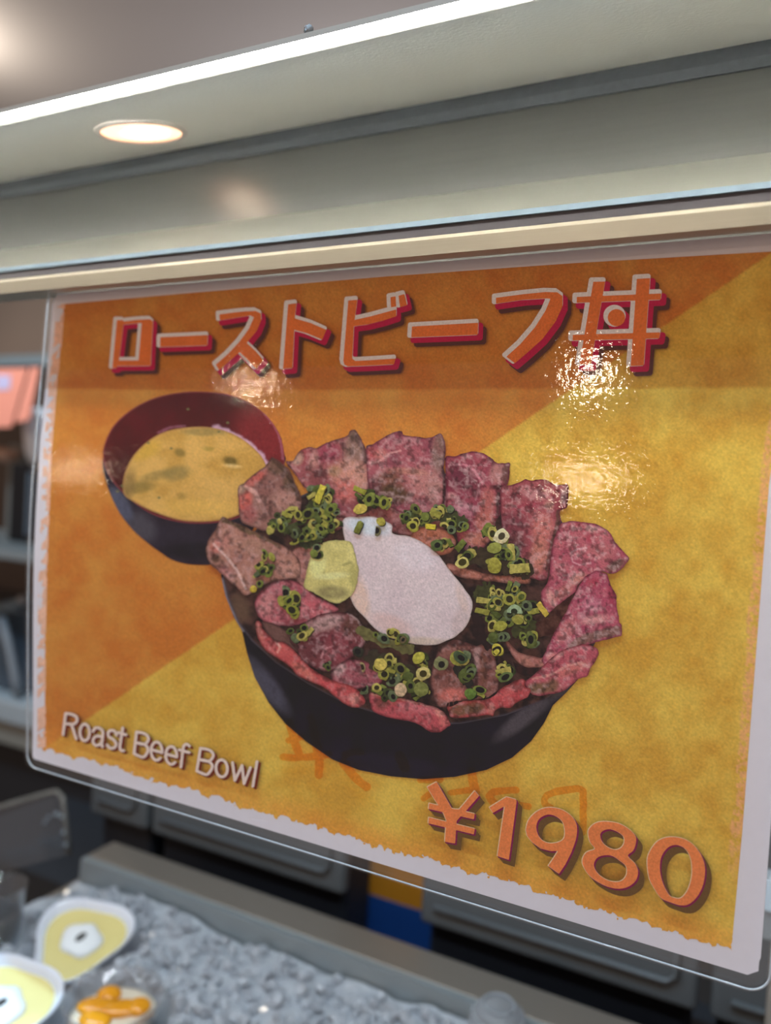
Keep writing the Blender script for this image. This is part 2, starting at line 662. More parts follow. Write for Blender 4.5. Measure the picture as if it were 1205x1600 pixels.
class Print:
    """collects layers of ink and links them as ONE mesh"""

    def __init__(self):
        self.v, self.t, self.c, self.n = [], [], [], 0

    def add(self, sdf, bbox, step, colour, layer):
        P, T = fill_region(sdf, bbox, step)
        if not len(T):
            return self
        col = colour(P) if callable(colour) else np.tile(np.asarray(colour, float), (len(P), 1))
        self.v.append(to_sheet(P, layer))
        self.t.append(T + self.n)
        self.c.append(col)
        self.n += len(P)
        return self

    def build(self, name, parent, material=None):
        V, T, C = np.concatenate(self.v), np.concatenate(self.t), np.concatenate(self.c)
        me = bpy.data.meshes.new(name)
        me.vertices.add(len(V))
        me.vertices.foreach_set('co', V.astype(np.float32).ravel())
        me.loops.add(3 * len(T))
        me.loops.foreach_set('vertex_index', T.astype(np.int32).ravel())
        me.polygons.add(len(T))
        me.polygons.foreach_set('loop_start', np.arange(0, 3 * len(T), 3, dtype=np.int32))
        me.update(calc_edges=True)
        ca = me.color_attributes.new('ink', 'FLOAT_COLOR', 'POINT')
        ca.data.foreach_set('color', np.concatenate([C, np.ones((len(C), 1))], 1).astype(np.float32).ravel())
        return link(name, me, material or INK, parent)


def Z(o, s, pts):
    return np.asarray(o, float) + np.asarray(pts, float) / s


def bb(pts, m=4):
    pts = np.asarray(pts)
    return (*(pts.min(0) - m), *(pts.max(0) + m))


# ------------------------------------------------------------------ the laminated menu sign
sign = thing('menu_sign', (0, 0, -0.105),
             'laminated roast beef bowl menu sign in orange and yellow hanging under the steel hood', 'sign')
SW, SH = 0.297, 0.210


def sheet_mesh(name, hw, hh, rad, y_front, y_back, material, parent, step=0.004):
    def rr(P):
        # the free left edge bows outwards a little
        bow = 0.0042 * np.cos(np.clip((P[:, 1] - 0.004) / 0.112, -1, 1) * math.pi / 2) ** 1.5 * np.clip((-P[:, 0] - 0.05) / 0.1, 0, 1.02)
        P = np.stack([P[:, 0] + bow, P[:, 1]], 1)
        q = np.abs(P) - (np.array([hw, hh]) - rad)
        return np.sqrt((np.maximum(q, 0) ** 2).sum(1)) + np.minimum(q.max(1), 0) - rad
    P, T = fill_region(rr, (-hw - 0.006, -hh - 0.006, hw + 0.006, hh + 0.006), step)
    base = sheet_y(P[:, 0], P[:, 1])
    F = np.stack([P[:, 0], base + y_front, P[:, 1]], 1)
    B = np.stack([P[:, 0], base + y_back, P[:, 1]], 1)
    V = np.concatenate([F, B])
    tris = np.concatenate([T, T[:, ::-1] + len(P)])
    me = bpy.data.meshes.new(name)
    me.from_pydata(V.tolist(), [], tris.tolist())
    me.update()
    bm = bmesh.new()
    bm.from_mesh(me)
    bmesh.ops.remove_doubles(bm, verts=bm.verts[:], dist=1e-6)
    bm.to_mesh(me)
    bm.free()
    return link(name, me, material, parent)


M_paper = mat('white_paper', (0.82, 0.79, 0.83), 0.9, spec=0.0, noise=0.03, nscale=300, srgb=False)
sheet_mesh('printed_sheet', SW / 2, SH / 2, 0.0004, -0.00025, 0.0001, M_paper, sign)

# --- orange and yellow ground with torn edges
BG = [(100, 475), (300, 457.5), (603, 432), (900, 411), (1205, 393), (1262, 389), (1202, 756), (1160, 1300), (1143, 1483),
      (1052, 1456), (800, 1379), (600, 1325), (400, 1266), (266, 1226), (120, 1182), (70, 1169), (70, 1000), (72, 900),
      (76, 800), (80, 700), (88, 600), (95, 540)]
BG = np.array(BG, float)
LEFT = np.array([(100, 475), (95, 540), (88, 600), (80, 700), (76, 800), (72, 900), (70, 1000), (70, 1169)], float)
BOT = np.array([(70, 1169), (120, 1182), (266, 1226), (400, 1266), (600, 1325), (800, 1379), (1052, 1456), (1143, 1483)], float)
RIGHT = np.array([(1258, 400), (1202, 756), (1160, 1300), (1143, 1483)], float)


def dist_line(P, pts):
    return line_sdf(P, pts, 0)


def bg_sdf(P):
    d = poly_sdf(P, BG)
    nb = sstep(30, 8, dist_line(P, BOT))
    d = d + nb * (fbm(P, 6.5, 5, 3) - 0.5) * 17
    d = d + nb * (fbm(P, 26, 2, 2) - 0.5) * 9
    return d


def is_up(P):
    return P[:, 1] < 617


def bg_col(P):
    line = (P[:, 1] - (1012 - 0.681 * (P[:, 0] - 300)))
    yel = sstep(-1.5, 1.5, line + (fbm(P, 8, 9, 2) - 0.5) * 2.0)[:, None]
    n1 = fbm(P, 90, 1, 4)[:, None]
    n2 = fbm(P, 26, 4, 4)[:, None]
    oA, oB = ink((173, 116, 57)), ink((165, 97, 46))
    yA, yB = ink((187, 154, 72)), ink((172, 129, 55))
    k = np.clip((n1 - 0.5) * 1.7 + (n2 - 0.5) * 1.3 + 0.5, 0, 1)
    org = oA * (1 - k) + oB * k
    yl = yA * (1 - k) + yB * k
    c = org * (1 - yel) + yl * yel
    # printed warm rim along the torn bottom edge
    e = (sstep(46, 6, dist_line(P, BOT)) * (0.45 + 0.5 * fbm(P, 14, 8, 3)))[:, None]
    c = c * (1 - e * 0.75) + ink((198, 124, 58)) * e * 0.75
    # mottled pinkish strip printed inside the right edge
    dr = dist_line(P, RIGHT)
    strip = (sstep(17, 14, dr + (fbm(P, 30, 3, 2) - 0.5) * 10) * sstep(0.36, 0.5, fbm(P, 5, 7, 3)) * sstep(1400, 1290, P[:, 1]))[:, None]
    c = c * (1 - 0.75 * strip) + ink((196, 136, 98)) * 0.75 * strip
    g = rng.normal(1, 0.035, (len(P), 1))
    return np.clip(c * g, 0, 1)


pr = Print()
pr.add(bg_sdf, (60, 380, 1275, 1500), 2.6, bg_col, 0)


def tear_sdf(P):
    d = dist_line(P, LEFT - np.array([5.0, 0])) - 6.5
    t = 0.515 - fbm(np.stack([P[:, 0] + P[:, 1] * 0.5, P[:, 1]], 1), 9, 6, 3) - 0.12 * sstep(7, 0, np.abs(dist_line(P, LEFT)))
    return np.maximum(d, t * 28)


pr.add(tear_sdf, (50, 475, 110, 1168), 1.5,
       lambda P: ink((188, 148, 130)) * (0.85 + 0.4 * fbm(P, 7, 12, 3)[:, None]), 0.5)
tag(pr.build('printed_background', sign), 'orange and yellow printed ground with a torn-looking border')

# --- handwriting on the back that shows through the sheet
bleed = bpy.data.materials.new('marker_bleed')
bleed.use_nodes = True
nt = bleed.node_tree
nt.nodes.clear()
_o = nt.nodes.new('ShaderNodeOutputMaterial')
_t = nt.nodes.new('ShaderNodeBsdfTransparent')
_t.inputs[0].default_value = (1.0, 0.66, 0.24, 1)
nt.links.new(_t.outputs[0], _o.inputs[0])


def Zs(o, s):
    return lambda pts: Z(o, s, pts)


ZF, ZM, Z7 = Zs((310, 900), 3.443), Zs((420, 1090), 2.231), Zs((650, 1200), 5.02)
marks = [
    (ZF([(605, 760), (640, 920), (650, 1000), (648, 1070)]), 6.5), (ZF([(490, 790), (520, 900), (545, 965)]), 6.5),
    (ZF([(455, 975), (600, 975), (700, 958)]), 5.5), (ZF([(485, 885), (560, 865)]), 5),
    (ZF([(780, 1005), (840, 1080), (905, 1135)]), 6.5), (ZF([(790, 965), (835, 945), (880, 948)]), 5.5),
    (ZF([(1085, 970), (1110, 1030)]), 8),
    (ZM([(705, 255), (712, 290), (722, 330)]), 7), (ZM([(635, 332), (680, 325), (722, 322)]), 4.5),
    (ZM([(530, 288), (598, 286)]), 5), (ZM([(540, 352), (556, 340), (570, 330)]), 5),
    (ZM([(862, 322), (790, 328), (768, 345), (800, 380), (835, 398)]), 5.5), (ZM([(860, 372), (905, 380)]), 5),
    (ZM([(985, 385), (962, 368), (970, 342), (1015, 326), (1088, 320), (1096, 360), (1096, 470)]), 5.5),
    (ZM([(1000, 408), (1050, 430), (1090, 452)]), 6),
]
pr = Print()


def mark_sdf(P):
    d = np.full(len(P), 1e9)
    for pts, hw in marks:
        d = np.minimum(d, line_sdf(P, curve(pts, False, 4) if len(pts) > 2 else pts, hw))
    return d + (fbm(P, 10, 3, 3) - 0.5) * 3


pr.add(mark_sdf, (430, 1100, 930, 1320), 2.0, np.ones(3), 34)
tag(pr.build('marker_writing', sign, bleed), 'orange marker strokes showing through from the back')


# --- title characters
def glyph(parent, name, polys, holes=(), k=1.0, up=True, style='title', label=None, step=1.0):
    allp = np.concatenate(polys)

    def face(P):
        d = np.full(len(P), 1e9)
        for q in polys:
            d = np.minimum(d, poly_sdf(P, q))
        for h in holes:
            d = np.maximum(d, -poly_sdf(P, h))
        return d
    b = bb(allp, 20 * k)
    pr = Print()
    if style == 'title':
        sh = np.array([8.2, 10.0]) * k
        pr.add(lambda P: face(P - sh) - 4.4 * k, b, step, ink((64, 33, 30), up), 26)
        cr = np.array([3.2, 4.2]) * k
        pr.add(lambda P: face(P - cr) - 4.4 * k, b, step, ink((138, 12, 44), up), 27)
        wh = np.array([-2.7, -2.7]) * k
        pr.add(lambda P: face(P - wh) - 3.4 * k, b, step, ink((186, 154, 146), up), 28)
        pr.add(face, b, step, lambda P: ink((176, 74, 34), up) * (0.9 + 0.2 * fbm(P, 20, 3, 3)[:, None]), 29)
    else:
        def shadow(P):
            d = np.full(len(P), 1e9)
            for t in np.linspace(0, 1, 5):
                d = np.minimum(d, face(P - np.array([9.0, 11.0]) * t * k))
            return d - 0.6
        pr.add(shadow, b, step, ink((92, 68, 44)), 36)
        pr.add(lambda P: face(P - np.array([1.5, 1.7])) - 1.0, b, step, ink((112, 24, 72)), 37)
        pr.add(lambda P: face(P - np.array([-0.7, -0.7])) - 0.7, b, step, ink((224, 160, 128)), 38)
        pr.add(face, b, step, lambda P: ink((208, 108, 66)) * (0.9 + 0.2 * fbm(P, 14, 3, 3)[:, None]), 39)
    o = pr.build(name, parent)
    if label:
        o['label'] = label
    return o


A1, A2, A3, A4 = Zs((160, 470), 4.635), Zs((420, 450), 5.02), Zs((620, 430), 4.304), Zs((870, 420), 6.025)
glyph(sign, 'title_character', [A1([(105, 140), (150, 140), (155, 150), (250, 138), (345, 133), (366, 150), (352, 400), (350, 470),
                                    (110, 472), (105, 485), (72, 488)])],
      [A1([(152, 172), (285, 160), (262, 432), (120, 432)])], 0.88)
glyph(sign, 'title_character', [A1([(420, 264), (764, 248), (760, 322), (418, 334)])], (), 0.92)
glyph(sign, 'title_character', [A1([(848, 98), (960, 84), (1040, 76), (1110, 74), (1148, 92), (1150, 140), (1120, 215), (1045, 305),
                                    (1110, 365), (1165, 428), (1112, 492), (1055, 430), (995, 372), (925, 432), (845, 502),
                                    (822, 462), (905, 390), (990, 300), (1060, 205), (1098, 120), (1072, 106), (850, 142)])], (), 0.95)
glyph(sign, 'title_character', [A2([(152, 128), (216, 120), (204, 238), (330, 275), (452, 328), (420, 405), (300, 355), (200, 328),
                                    (186, 628), (112, 634)])], (), 1.0)
glyph(sign, 'title_character', [A2([(624, 98), (695, 92), (674, 250), (800, 222), (900, 195), (1000, 168), (1000, 222), (900, 255),
                                    (780, 285), (668, 300), (655, 555), (680, 572), (800, 566), (995, 553), (982, 598), (800, 608),
                                    (620, 615), (592, 600), (585, 570)]),
                                A2([(955, 72), (995, 65), (1000, 145), (958, 152)]),
                                A2([(1018, 60), (1065, 48), (1085, 135), (1030, 150)])], (), 1.0)
glyph(sign, 'title_character', [A3([(103, 345), (548, 320), (545, 400), (98, 418)])], (), 1.05)
glyph(sign, 'title_character', [A3([(668, 152), (850, 128), (1000, 113), (1080, 115), (1115, 140), (1115, 210), (1070, 310),
                                    (980, 430), (880, 520), (795, 592), (738, 548), (830, 465), (930, 350), (1000, 240),
                                    (1035, 158), (1010, 156), (850, 165), (668, 192)])], (), 1.08)
ang = np.linspace(0, 2 * math.pi, 28, endpoint=False)
glyph(sign, 'title_character', [A4([(345, 122), (456, 120), (320, 905), (215, 900)]), A4([(755, 95), (880, 88), (820, 910), (697, 915)]),
                                A4([(190, 265), (985, 232), (980, 290), (188, 320)]), A4([(152, 622), (975, 598), (965, 655), (150, 675)]),
                                A4(np.stack([563 + 82 * np.cos(ang), 460 + 80 * np.sin(ang)], 1))], (), 1.12)

# --- price
Z8 = Zs((880, 1260), 4.82)
R = np.array
glyph(sign, 'price_character', [Z7([(90, 150), (163, 110), (228, 225), (283, 322), (340, 325), (400, 255), (462, 180), (495, 220),
                                    (390, 340), (355, 375), (320, 415), (308, 592), (228, 578), (240, 410), (215, 350), (150, 250)]),
                                Z7([(105, 277), (462, 360), (455, 402), (100, 320)]), Z7([(102, 388), (462, 477), (455, 520), (98, 433)])],
      (), 0.95, style='price')
glyph(sign, 'price_character', [Z7([(578, 310), (690, 240), (712, 228), (785, 248), (790, 265), (730, 720), (640, 690), (698, 298),
                                    (605, 352)])], (), 0.95, style='price')
nine_o = curve(R([(822, 1297), (826, 1282), (838, 1269), (853, 1262.5), (870, 1263), (885, 1269), (897, 1280), (902, 1294), (900, 1312),
                  (893, 1332)]), False, 4)
glyph(sign, 'price_character', [np.concatenate([nine_o, R([(884, 1350), (874, 1365), (857, 1353), (866, 1340), (872.5, 1329.5),
                                                           (862, 1330), (846, 1326), (832, 1316), (824, 1306)])])],
      [curve(Z7([(945, 470), (955, 420), (985, 385), (1040, 365), (1100, 378), (1150, 420), (1168, 480), (1165, 545), (1130, 578),
                 (1060, 592), (1000, 575), (960, 530)]))], 1.0, style='price')
glyph(sign, 'price_character', [curve(Z8([(190, 200), (205, 160), (250, 125), (320, 115), (420, 130), (500, 175), (545, 225), (550, 270),
                                          (530, 330), (488, 374), (540, 430), (565, 490), (550, 555), (500, 600), (430, 620), (340, 605),
                                          (250, 560), (190, 510), (150, 440), (150, 390), (180, 345), (240, 320), (205, 270)]))],
      [curve(Z8([(280, 215), (300, 185), (350, 172), (410, 190), (455, 225), (462, 270), (440, 310), (395, 328), (340, 310), (295, 270)])),
       curve(Z8([(232, 450), (250, 395), (300, 370), (370, 372), (430, 410), (475, 450), (480, 510), (450, 555), (400, 570), (330, 555),
                 (265, 510)]))], 1.05, style='price')
glyph(sign, 'price_character', [curve(Z8([(635, 420), (650, 350), (700, 275), (760, 240), (840, 232), (930, 255), (1000, 310), (1050, 390),
                                          (1070, 480), (1055, 590), (1010, 680), (950, 735), (890, 745), (820, 725), (740, 690), (690, 620),
                                          (650, 540)]))],
      [curve(Z8([(730, 440), (745, 370), (790, 310), (850, 290), (910, 310), (950, 360), (970, 430), (970, 530), (940, 630), (890, 690),
                 (840, 690), (800, 670), (760, 600), (735, 520)]))], 1.1, style='price')

# --- English caption
C5, C6 = Zs((80, 1100), 6.69), Zs((240, 1140), 6.69)


def arc(cx, cy, rx, ry, a0, a1, skew=0.0, n=18):
    t = np.radians(np.linspace(a0, a1, n))
    x, y = rx * np.cos(t), ry * np.sin(t)
    return np.stack([cx + x + skew * y, cy + y + 0.30 * x], 1)


SK = -0.10


def letter_e(c, cx, cy, rx, ry):
    return [c(arc(cx, cy, rx, ry, 40, 358, SK)), c([(cx - rx, cy - 0.28 * rx), (cx + rx * 0.98, cy + 0.28 * rx)])]


def letter_B(c, x0, y0, x1, y1, w):
    """stem from (x0,y0) at the top to (x1,y1)"""
    xm, ym = (x0 + x1) / 2 + 3, (y0 + y1) / 2 - 2
    up = [(x0, y0), (x0 + w * .62, y0 + 17), (x0 + w * .93, y0 + 52), (x0 + w * .93, y0 + 90), (x0 + w * .62, ym + 18), (xm, ym)]
    lo = [(xm, ym), (xm + w * .70, ym + 20), (xm + w * 1.0, ym + 65), (x1 + w * 1.0, y1 + 5), (x1 + w * .68, y1 + 38), (x1, y1)]
    return [c([(x0, y0), (x1, y1)]), curve(c(up), False), curve(c(lo), False)]


letters = [
    [C5([(150, 100), (124, 318)]), curve(C5([(150, 100), (215, 108), (262, 135), (268, 175), (232, 210), (138, 205)]), False),
     C5([(212, 214), (262, 362)])],
    [C5(arc(350, 297, 50, 86, 0, 360, SK))],
    [curve(C5([(437, 285), (460, 252), (505, 252), (540, 292), (534, 370), (528, 430), (536, 445)]), False),
     curve(C5([(536, 345), (480, 335), (442, 362), (440, 405), (470, 432), (508, 420), (532, 385)]), False)],
    [curve(C5([(684, 325), (662, 285), (622, 276), (594, 305), (606, 345), (650, 372), (678, 412), (662, 455), (618, 462), (584, 428)]), False)],
    [curve(C5([(748, 250), (724, 400), (718, 455), (732, 485), (756, 488)]), False), C5([(702, 298), (782, 322)])],
    letter_B(C5, 892, 292, 866, 518, 130),
    letter_e(C5, 1102, 492, 58, 94),
    letter_e(C6, 185, 270, 58, 92),
    [curve(C6([(375, 172), (345, 152), (316, 172), (306, 220), (286, 390)]), False), C6([(268, 212), (372, 240)])],
    letter_B(C6, 490, 195, 452, 432, 140),
    [C6(arc(712, 405, 60, 88, 0, 360, SK))],
    [C6([(826, 345), (850, 530)]), C6([(850, 530), (925, 375)]), C6([(925, 375), (946, 565)]), C6([(946, 565), (1012, 398)])],
    [C6([(1082, 335), (1038, 592)])],
]
for strokes in letters:
    allp = np.concatenate(strokes)

    def lface(P, strokes=strokes):
        d = np.full(len(P), 1e9)
        for s_ in strokes:
            d = np.minimum(d, line_sdf(P, s_, 2.15))
        return d

    def lshadow(P, f=lface):
        d = np.full(len(P), 1e9)
        for t in np.linspace(0.1, 1, 4):
            d = np.minimum(d, f(P - np.array([4.2, 3.2]) * t))
        return d
    pr = Print()
    pr.add(lshadow, bb(allp, 9), 0.8, ink((98, 46, 34)), 27)
    pr.add(lface, bb(allp, 9), 0.8, ink((208, 172, 166)), 28)
    pr.build('caption_letter', sign)


# --- picture painting helper
def soft(P, cx, cy, rx, ry, rot=0.0, hard=0.5):
    c, s = math.cos(math.radians(rot)), math.sin(math.radians(rot))
    x, y = P[:, 0] - cx, P[:, 1] - cy
    u, v = (x * c + y * s) / rx, (-x * s + y * c) / ry
    return sstep(1.25, hard, np.sqrt(u * u + v * v))


def paint(base, alt=None, scale=22, seed=0, dabs=(), vein=0.0, veincol=(205, 160, 160), edge=None, edgew=3.0, poly=None, grain=0.06,
          contrast=2.0, bands=()):
    bI = ink(base)
    aI = ink(alt) if alt is not None else bI

    def f(P):
        k = np.clip((fbm(P, scale, seed, 4) - 0.5) * contrast + 0.5, 0, 1)[:, None]
        c = bI * (1 - k) + aI * k
        for d in dabs:
            cx, cy, rx, ry, rot, colr, al = d[:7]
            w = soft(P, cx, cy, rx, ry, rot) * al * np.clip(0.55 + (fbm(P, 9, seed + 7, 3)) * 0.9, 0, 1)
            c = c * (1 - w[:, None]) + ink(colr) * w[:, None]
        for pts, hw, colr, al in bands:
            w = sstep(hw, hw * 0.45, line_sdf(P, pts, 0) + (fbm(P, 7, seed + 2, 3) - 0.5) * hw * 0.9) * al
            c = c * (1 - w[:, None]) + ink(colr) * w[:, None]
        if vein:
            r = 1 - np.abs(2 * fbm(P, scale * 1.1, seed + 5, 3) - 1)
            m_ = fbm(P, 6.5, seed + 15, 3)
            w = ((sstep(0.84, 1.0, r) * 0.35 * sstep(0.4, 0.6, fbm(P, 30, seed + 9, 2)) + sstep(0.50, 0.72, m_) * 0.55) * vein)[:, None]
            c = c * (1 - w) + ink(veincol) * w
        if edge is not None and poly is not None:
            w = (sstep(edgew, 0.3, -poly_sdf(P, poly)) * 0.8)[:, None]
            c = c * (1 - w) + ink(edge) * w
        dk = (sstep(0.48, 0.28, fbm(P, 7, seed + 19, 3)) * 0.55)[:, None] if vein else 0.0
        c = c * (1 - dk)
        return np.clip(c * rng.normal(1, grain, (len(P), 1)), 0.002, 0.95)
    return f


def picture(name, parent, poly, layer, colour, step=1.7, rough=0.0, rscale=8):
    pr = Print()
    pr.add(lambda P: poly_sdf(P, poly) + (fbm(P, rscale, 2, 3) - 0.5) * rough, bb(poly, 5), step, colour, layer)
    return pr.build(name, parent)


# --- soup bowl picture
ZS = Zs((140, 590), 3.544)
body = curve(ZS([(75, 440), (85, 560), (150, 720), (235, 838), (330, 922), (390, 965), (450, 1005), (520, 1028), (600, 1037), (720, 1030),
                 (820, 980), (900, 850), (1000, 650), (1078, 480), (1078, 420), (1000, 260), (600, 200), (150, 300)]), True, 4)
inner = curve(ZS([(75, 450), (82, 370), (130, 270), (220, 185), (340, 120), (480, 85), (620, 77), (760, 92), (880, 135), (980, 210),
                  (1050, 310), (1078, 420), (1070, 520), (1000, 650), (860, 760), (700, 803), (520, 803), (350, 757), (210, 662),
                  (120, 560)]))
soup = curve(ZS([(188, 640), (192, 540), (245, 430), (340, 340), (450, 290), (600, 272), (720, 285), (830, 330), (920, 400), (972, 470),
                 (980, 560), (930, 680), (830, 758), (700, 793), (520, 793), (360, 745), (240, 685)]))
pr = Print()
facets = [(ZS([(280, 830)])[0], 30, 24, 40, (70, 66, 74)), (ZS([(170, 700)])[0], 14, 32, -30, (78, 80, 98))]
pr.add(lambda P: poly_sdf(P, body), bb(body), 1.8,
       paint((46, 42, 50), (40, 36, 42), 30, 3, dabs=[(*f_[0], f_[1], f_[2], f_[3], f_[4], 0.8) for f_ in facets] +
             [(*ZS([(600, 960)])[0], 60, 14, 0, (34, 30, 36), 0.7)]), 2)
soup_pic = pr.build('soup_bowl_picture', sign)
soup_pic['label'] = 'printed picture of a dark red soup bowl'
pr = Print()
pr.add(lambda P: poly_sdf(P, inner), bb(inner), 1.8,
       paint((78, 32, 36), (70, 28, 33), 40, 2, dabs=[(*ZS([(960, 330)])[0], 42, 60, -30, (112, 44, 46), 0.85),
                                                      (*ZS([(180, 560)])[0], 26, 60, 15, (62, 34, 32), 0.8)],
             edge=(132, 62, 66), edgew=2.4, poly=inner,
             bands=[(curve(ZS([(700, 283), (800, 320), (900, 390), (985, 490)]), False), 7.5, (172, 134, 154), 0.95),
                    (ZS([(380, 305), (450, 275), (530, 268)]), 2.0, (130, 80, 96), 0.8),
                    (curve(ZS([(960, 190), (1030, 280), (1062, 380), (1068, 450)]), False), 2.0, (150, 88, 104), 0.6)]), 3)
pr.build('bowl_interior', soup_pic)
pr = Print()
pr.add(lambda P: poly_sdf(P, soup), bb(soup), 1.8,
       paint((182, 142, 82), (166, 126, 66), 30, 6, contrast=2.6, dabs=[
           (*ZS([(300, 400)])[0], 30, 16, -20, (176, 138, 62), 0.8), (*ZS([(480, 530)])[0], 24, 13, -10, (124, 106, 66), 0.8),
           (*ZS([(640, 300)])[0], 40, 7, 0, (128, 108, 66), 0.8), (*ZS([(270, 610)])[0], 30, 10, -10, (116, 98, 56), 0.8),
           (*ZS([(360, 545)])[0], 28, 8, -15, (120, 102, 62), 0.7), (*ZS([(780, 462)])[0], 13, 8, 10, (92, 76, 42), 0.95),
           (*ZS([(500, 415)])[0], 10, 7, 20, (120, 98, 54), 0.95), (*ZS([(790, 490)])[0], 16, 3, 5, (204, 164, 112), 0.8),
           (*ZS([(660, 395)])[0], 10, 4, 0, (142, 118, 60), 0.8), (*ZS([(600, 720)])[0], 70, 14, 0, (190, 150, 80), 0.6),
           (*ZS([(510, 655)])[0], 8, 6, 0, (140, 112, 60), 0.8), (*ZS([(215, 600)])[0], 12, 30, 10, (120, 96, 60), 0.8)],
           edge=(140, 100, 66), edgew=3, poly=soup), 4)
for cx, cy in [(325, 362), (452, 392), (715, 300), (765, 250), (545, 175), (180, 600), (155, 630), (385, 665)]:
    q = ZS([(cx, cy)])[0]
    pr.add(lambda P, q=q: np.hypot(P[:, 0] - q[0], (P[:, 1] - q[1]) * 1.6) - 2.6, (q[0] - 5, q[1] - 5, q[0] + 5, q[1] + 5), 0.8,
           ink((96, 92, 62)), 4.5)
pr.build('soup', soup_pic)

# --- beef bowl picture
Za, Zb, Zc, Zd, Ze = (Zs(o, 6.025) for o in ((310, 690), (440, 650), (560, 660), (680, 690), (800, 790)))
Zf, Zg, Zh = Zs((330, 870), 4.82), Zs((540, 980), 6.025), Zs((700, 930), 4.82)
bowl = R([(345, 898), (352, 930), (366, 965), (378, 985), (386, 1020), (398, 1058), (420, 1098), (446, 1131), (480, 1160), (520, 1187),
          (560, 1203), (610, 1213), (660, 1217.5), (710, 1214), (760, 1203), (800, 1184), (830, 1158), (850, 1130), (864, 1102), (885, 1082),
          (903, 1062), (920, 1020), (850, 880), (600, 800), (400, 860)])
inside = R([(348, 900), (356, 935), (372, 972), (392, 1000), (430, 1035), (480, 1068), (540, 1100), (600, 1118), (660, 1132), (720, 1131),
            (790, 1118), (850, 1095), (895, 1062), (930, 1005), (925, 900), (870, 800), (700, 740), (560, 730), (420, 800)])
pr = Print()
pr.add(lambda P: poly_sdf(P, bowl), bb(bowl), 2.0,
       paint((36, 31, 41), (31, 27, 36), 30, 4, grain=0.09, dabs=[
           (415, 1068, 60, 16, 52, (72, 69, 82), 0.8), (820, 1120, 60, 14, -38, (78, 70, 76), 0.75),
           (880, 1075, 26, 10, -45, (84, 78, 86), 0.6), (600, 1195, 130, 18, 8, (40, 37, 48), 0.6)],
           bands=[(R([(347, 905), (355, 935), (370, 968), (380, 985)]), 3.2, (112, 104, 112), 0.9)]), 5)
beef_pic = pr.build('beef_bowl_picture', sign)
beef_pic['label'] = 'printed picture of a dark bowl heaped with roast beef'
pr = Print()
pr.add(lambda P: poly_sdf(P, inside), bb(inside), 2.2,
       paint((74, 52, 48), (40, 29, 29), 12, 8, contrast=3, edge=(66, 62, 72), edgew=4, poly=inside,
             dabs=[(375, 950, 18, 26, -20, (92, 70, 58), 0.8), (384, 985, 14, 12, 0, (40, 30, 34), 0.9)]), 6)
pr.build('bowl_inside', beef_pic)

PINK, MAUVE, CRUST = (172, 88, 104), (140, 92, 94), (98, 74, 70)
slices = []


def slice_(poly, base, alt, dabs=(), bands=(), vein=0.5, edge=None, layer=8, rough=2.5, seed=0, scale=18, edgew=3.0, smooth=True,
           veincol=(206, 158, 160)):
    q = curve(poly, True, 4) if smooth else np.asarray(poly)

    def ds(c_):
        l_ = sum(c_) / 3.0
        return tuple(k_ * (0.86 * v + 0.14 * l_) for v, k_ in zip(c_, (0.95, 0.885, 0.85)))
    base, alt = ds(base), ds(alt)
    dabs = [(*d_[:5], ds(d_[5]), d_[6]) for d_ in dabs]
    o = picture('meat_slice', beef_pic, q, layer,
                paint(base, alt, scale, seed, dabs, vein, veincol, tuple(int(v * 0.78) for v in edge) if edge else tuple(int(v * 0.5) for v in base), edgew * 1.4, q,
                      bands=bands, grain=0.10, contrast=2.4), 1.6, rough)
    return o


# back row, left to right then round the right side
slice_(Zb([(40, 430), (100, 420), (180, 320), (260, 290), (340, 300), (400, 260), (560, 205), (620, 180), (640, 140), (690, 130), (722, 165),
           (765, 250), (800, 340), (818, 480), (822, 660), (800, 800), (700, 960), (560, 960), (380, 900), (300, 720), (200, 660), (120, 540)]),
       (150, 86, 92), (132, 70, 82),
       [(*Zb([(200, 380)])[0], 12, 14, 20, (150, 66, 76), 0.8), (*Zb([(150, 400)])[0], 10, 12, 30, (176, 150, 138), 0.8),
        (*Zb([(440, 340)])[0], 20, 16, -20, (142, 62, 84), 0.9), (*Zb([(300, 430)])[0], 8, 18, 10, (178, 130, 128), 0.7),
        (*Zb([(690, 330)])[0], 20, 34, 0, (130, 104, 98), 0.95), (*Zb([(680, 180)])[0], 10, 10, 0, (104, 86, 78), 0.9),
        (*Zb([(640, 560)])[0], 34, 26, 10, (186, 132, 120), 0.9), (*Zb([(600, 700)])[0], 24, 20, 0, (184, 98, 98), 0.85),
        (*Zb([(500, 520)])[0], 12, 9, 0, (150, 116, 88), 0.8), (*Zb([(330, 560)])[0], 20, 16, 20, (116, 66, 70), 0.7),
        (*Zb([(750, 600)])[0], 9, 26, 0, (176, 130, 122), 0.7)],
       [(Zb([(575, 190), (580, 420)]), 1.6, (96, 62, 66), 0.7), (Zb([(700, 200), (770, 300), (800, 430)]), 5, (78, 60, 58), 0.8)],
       0.4, (96, 58, 60), 8, seed=21)
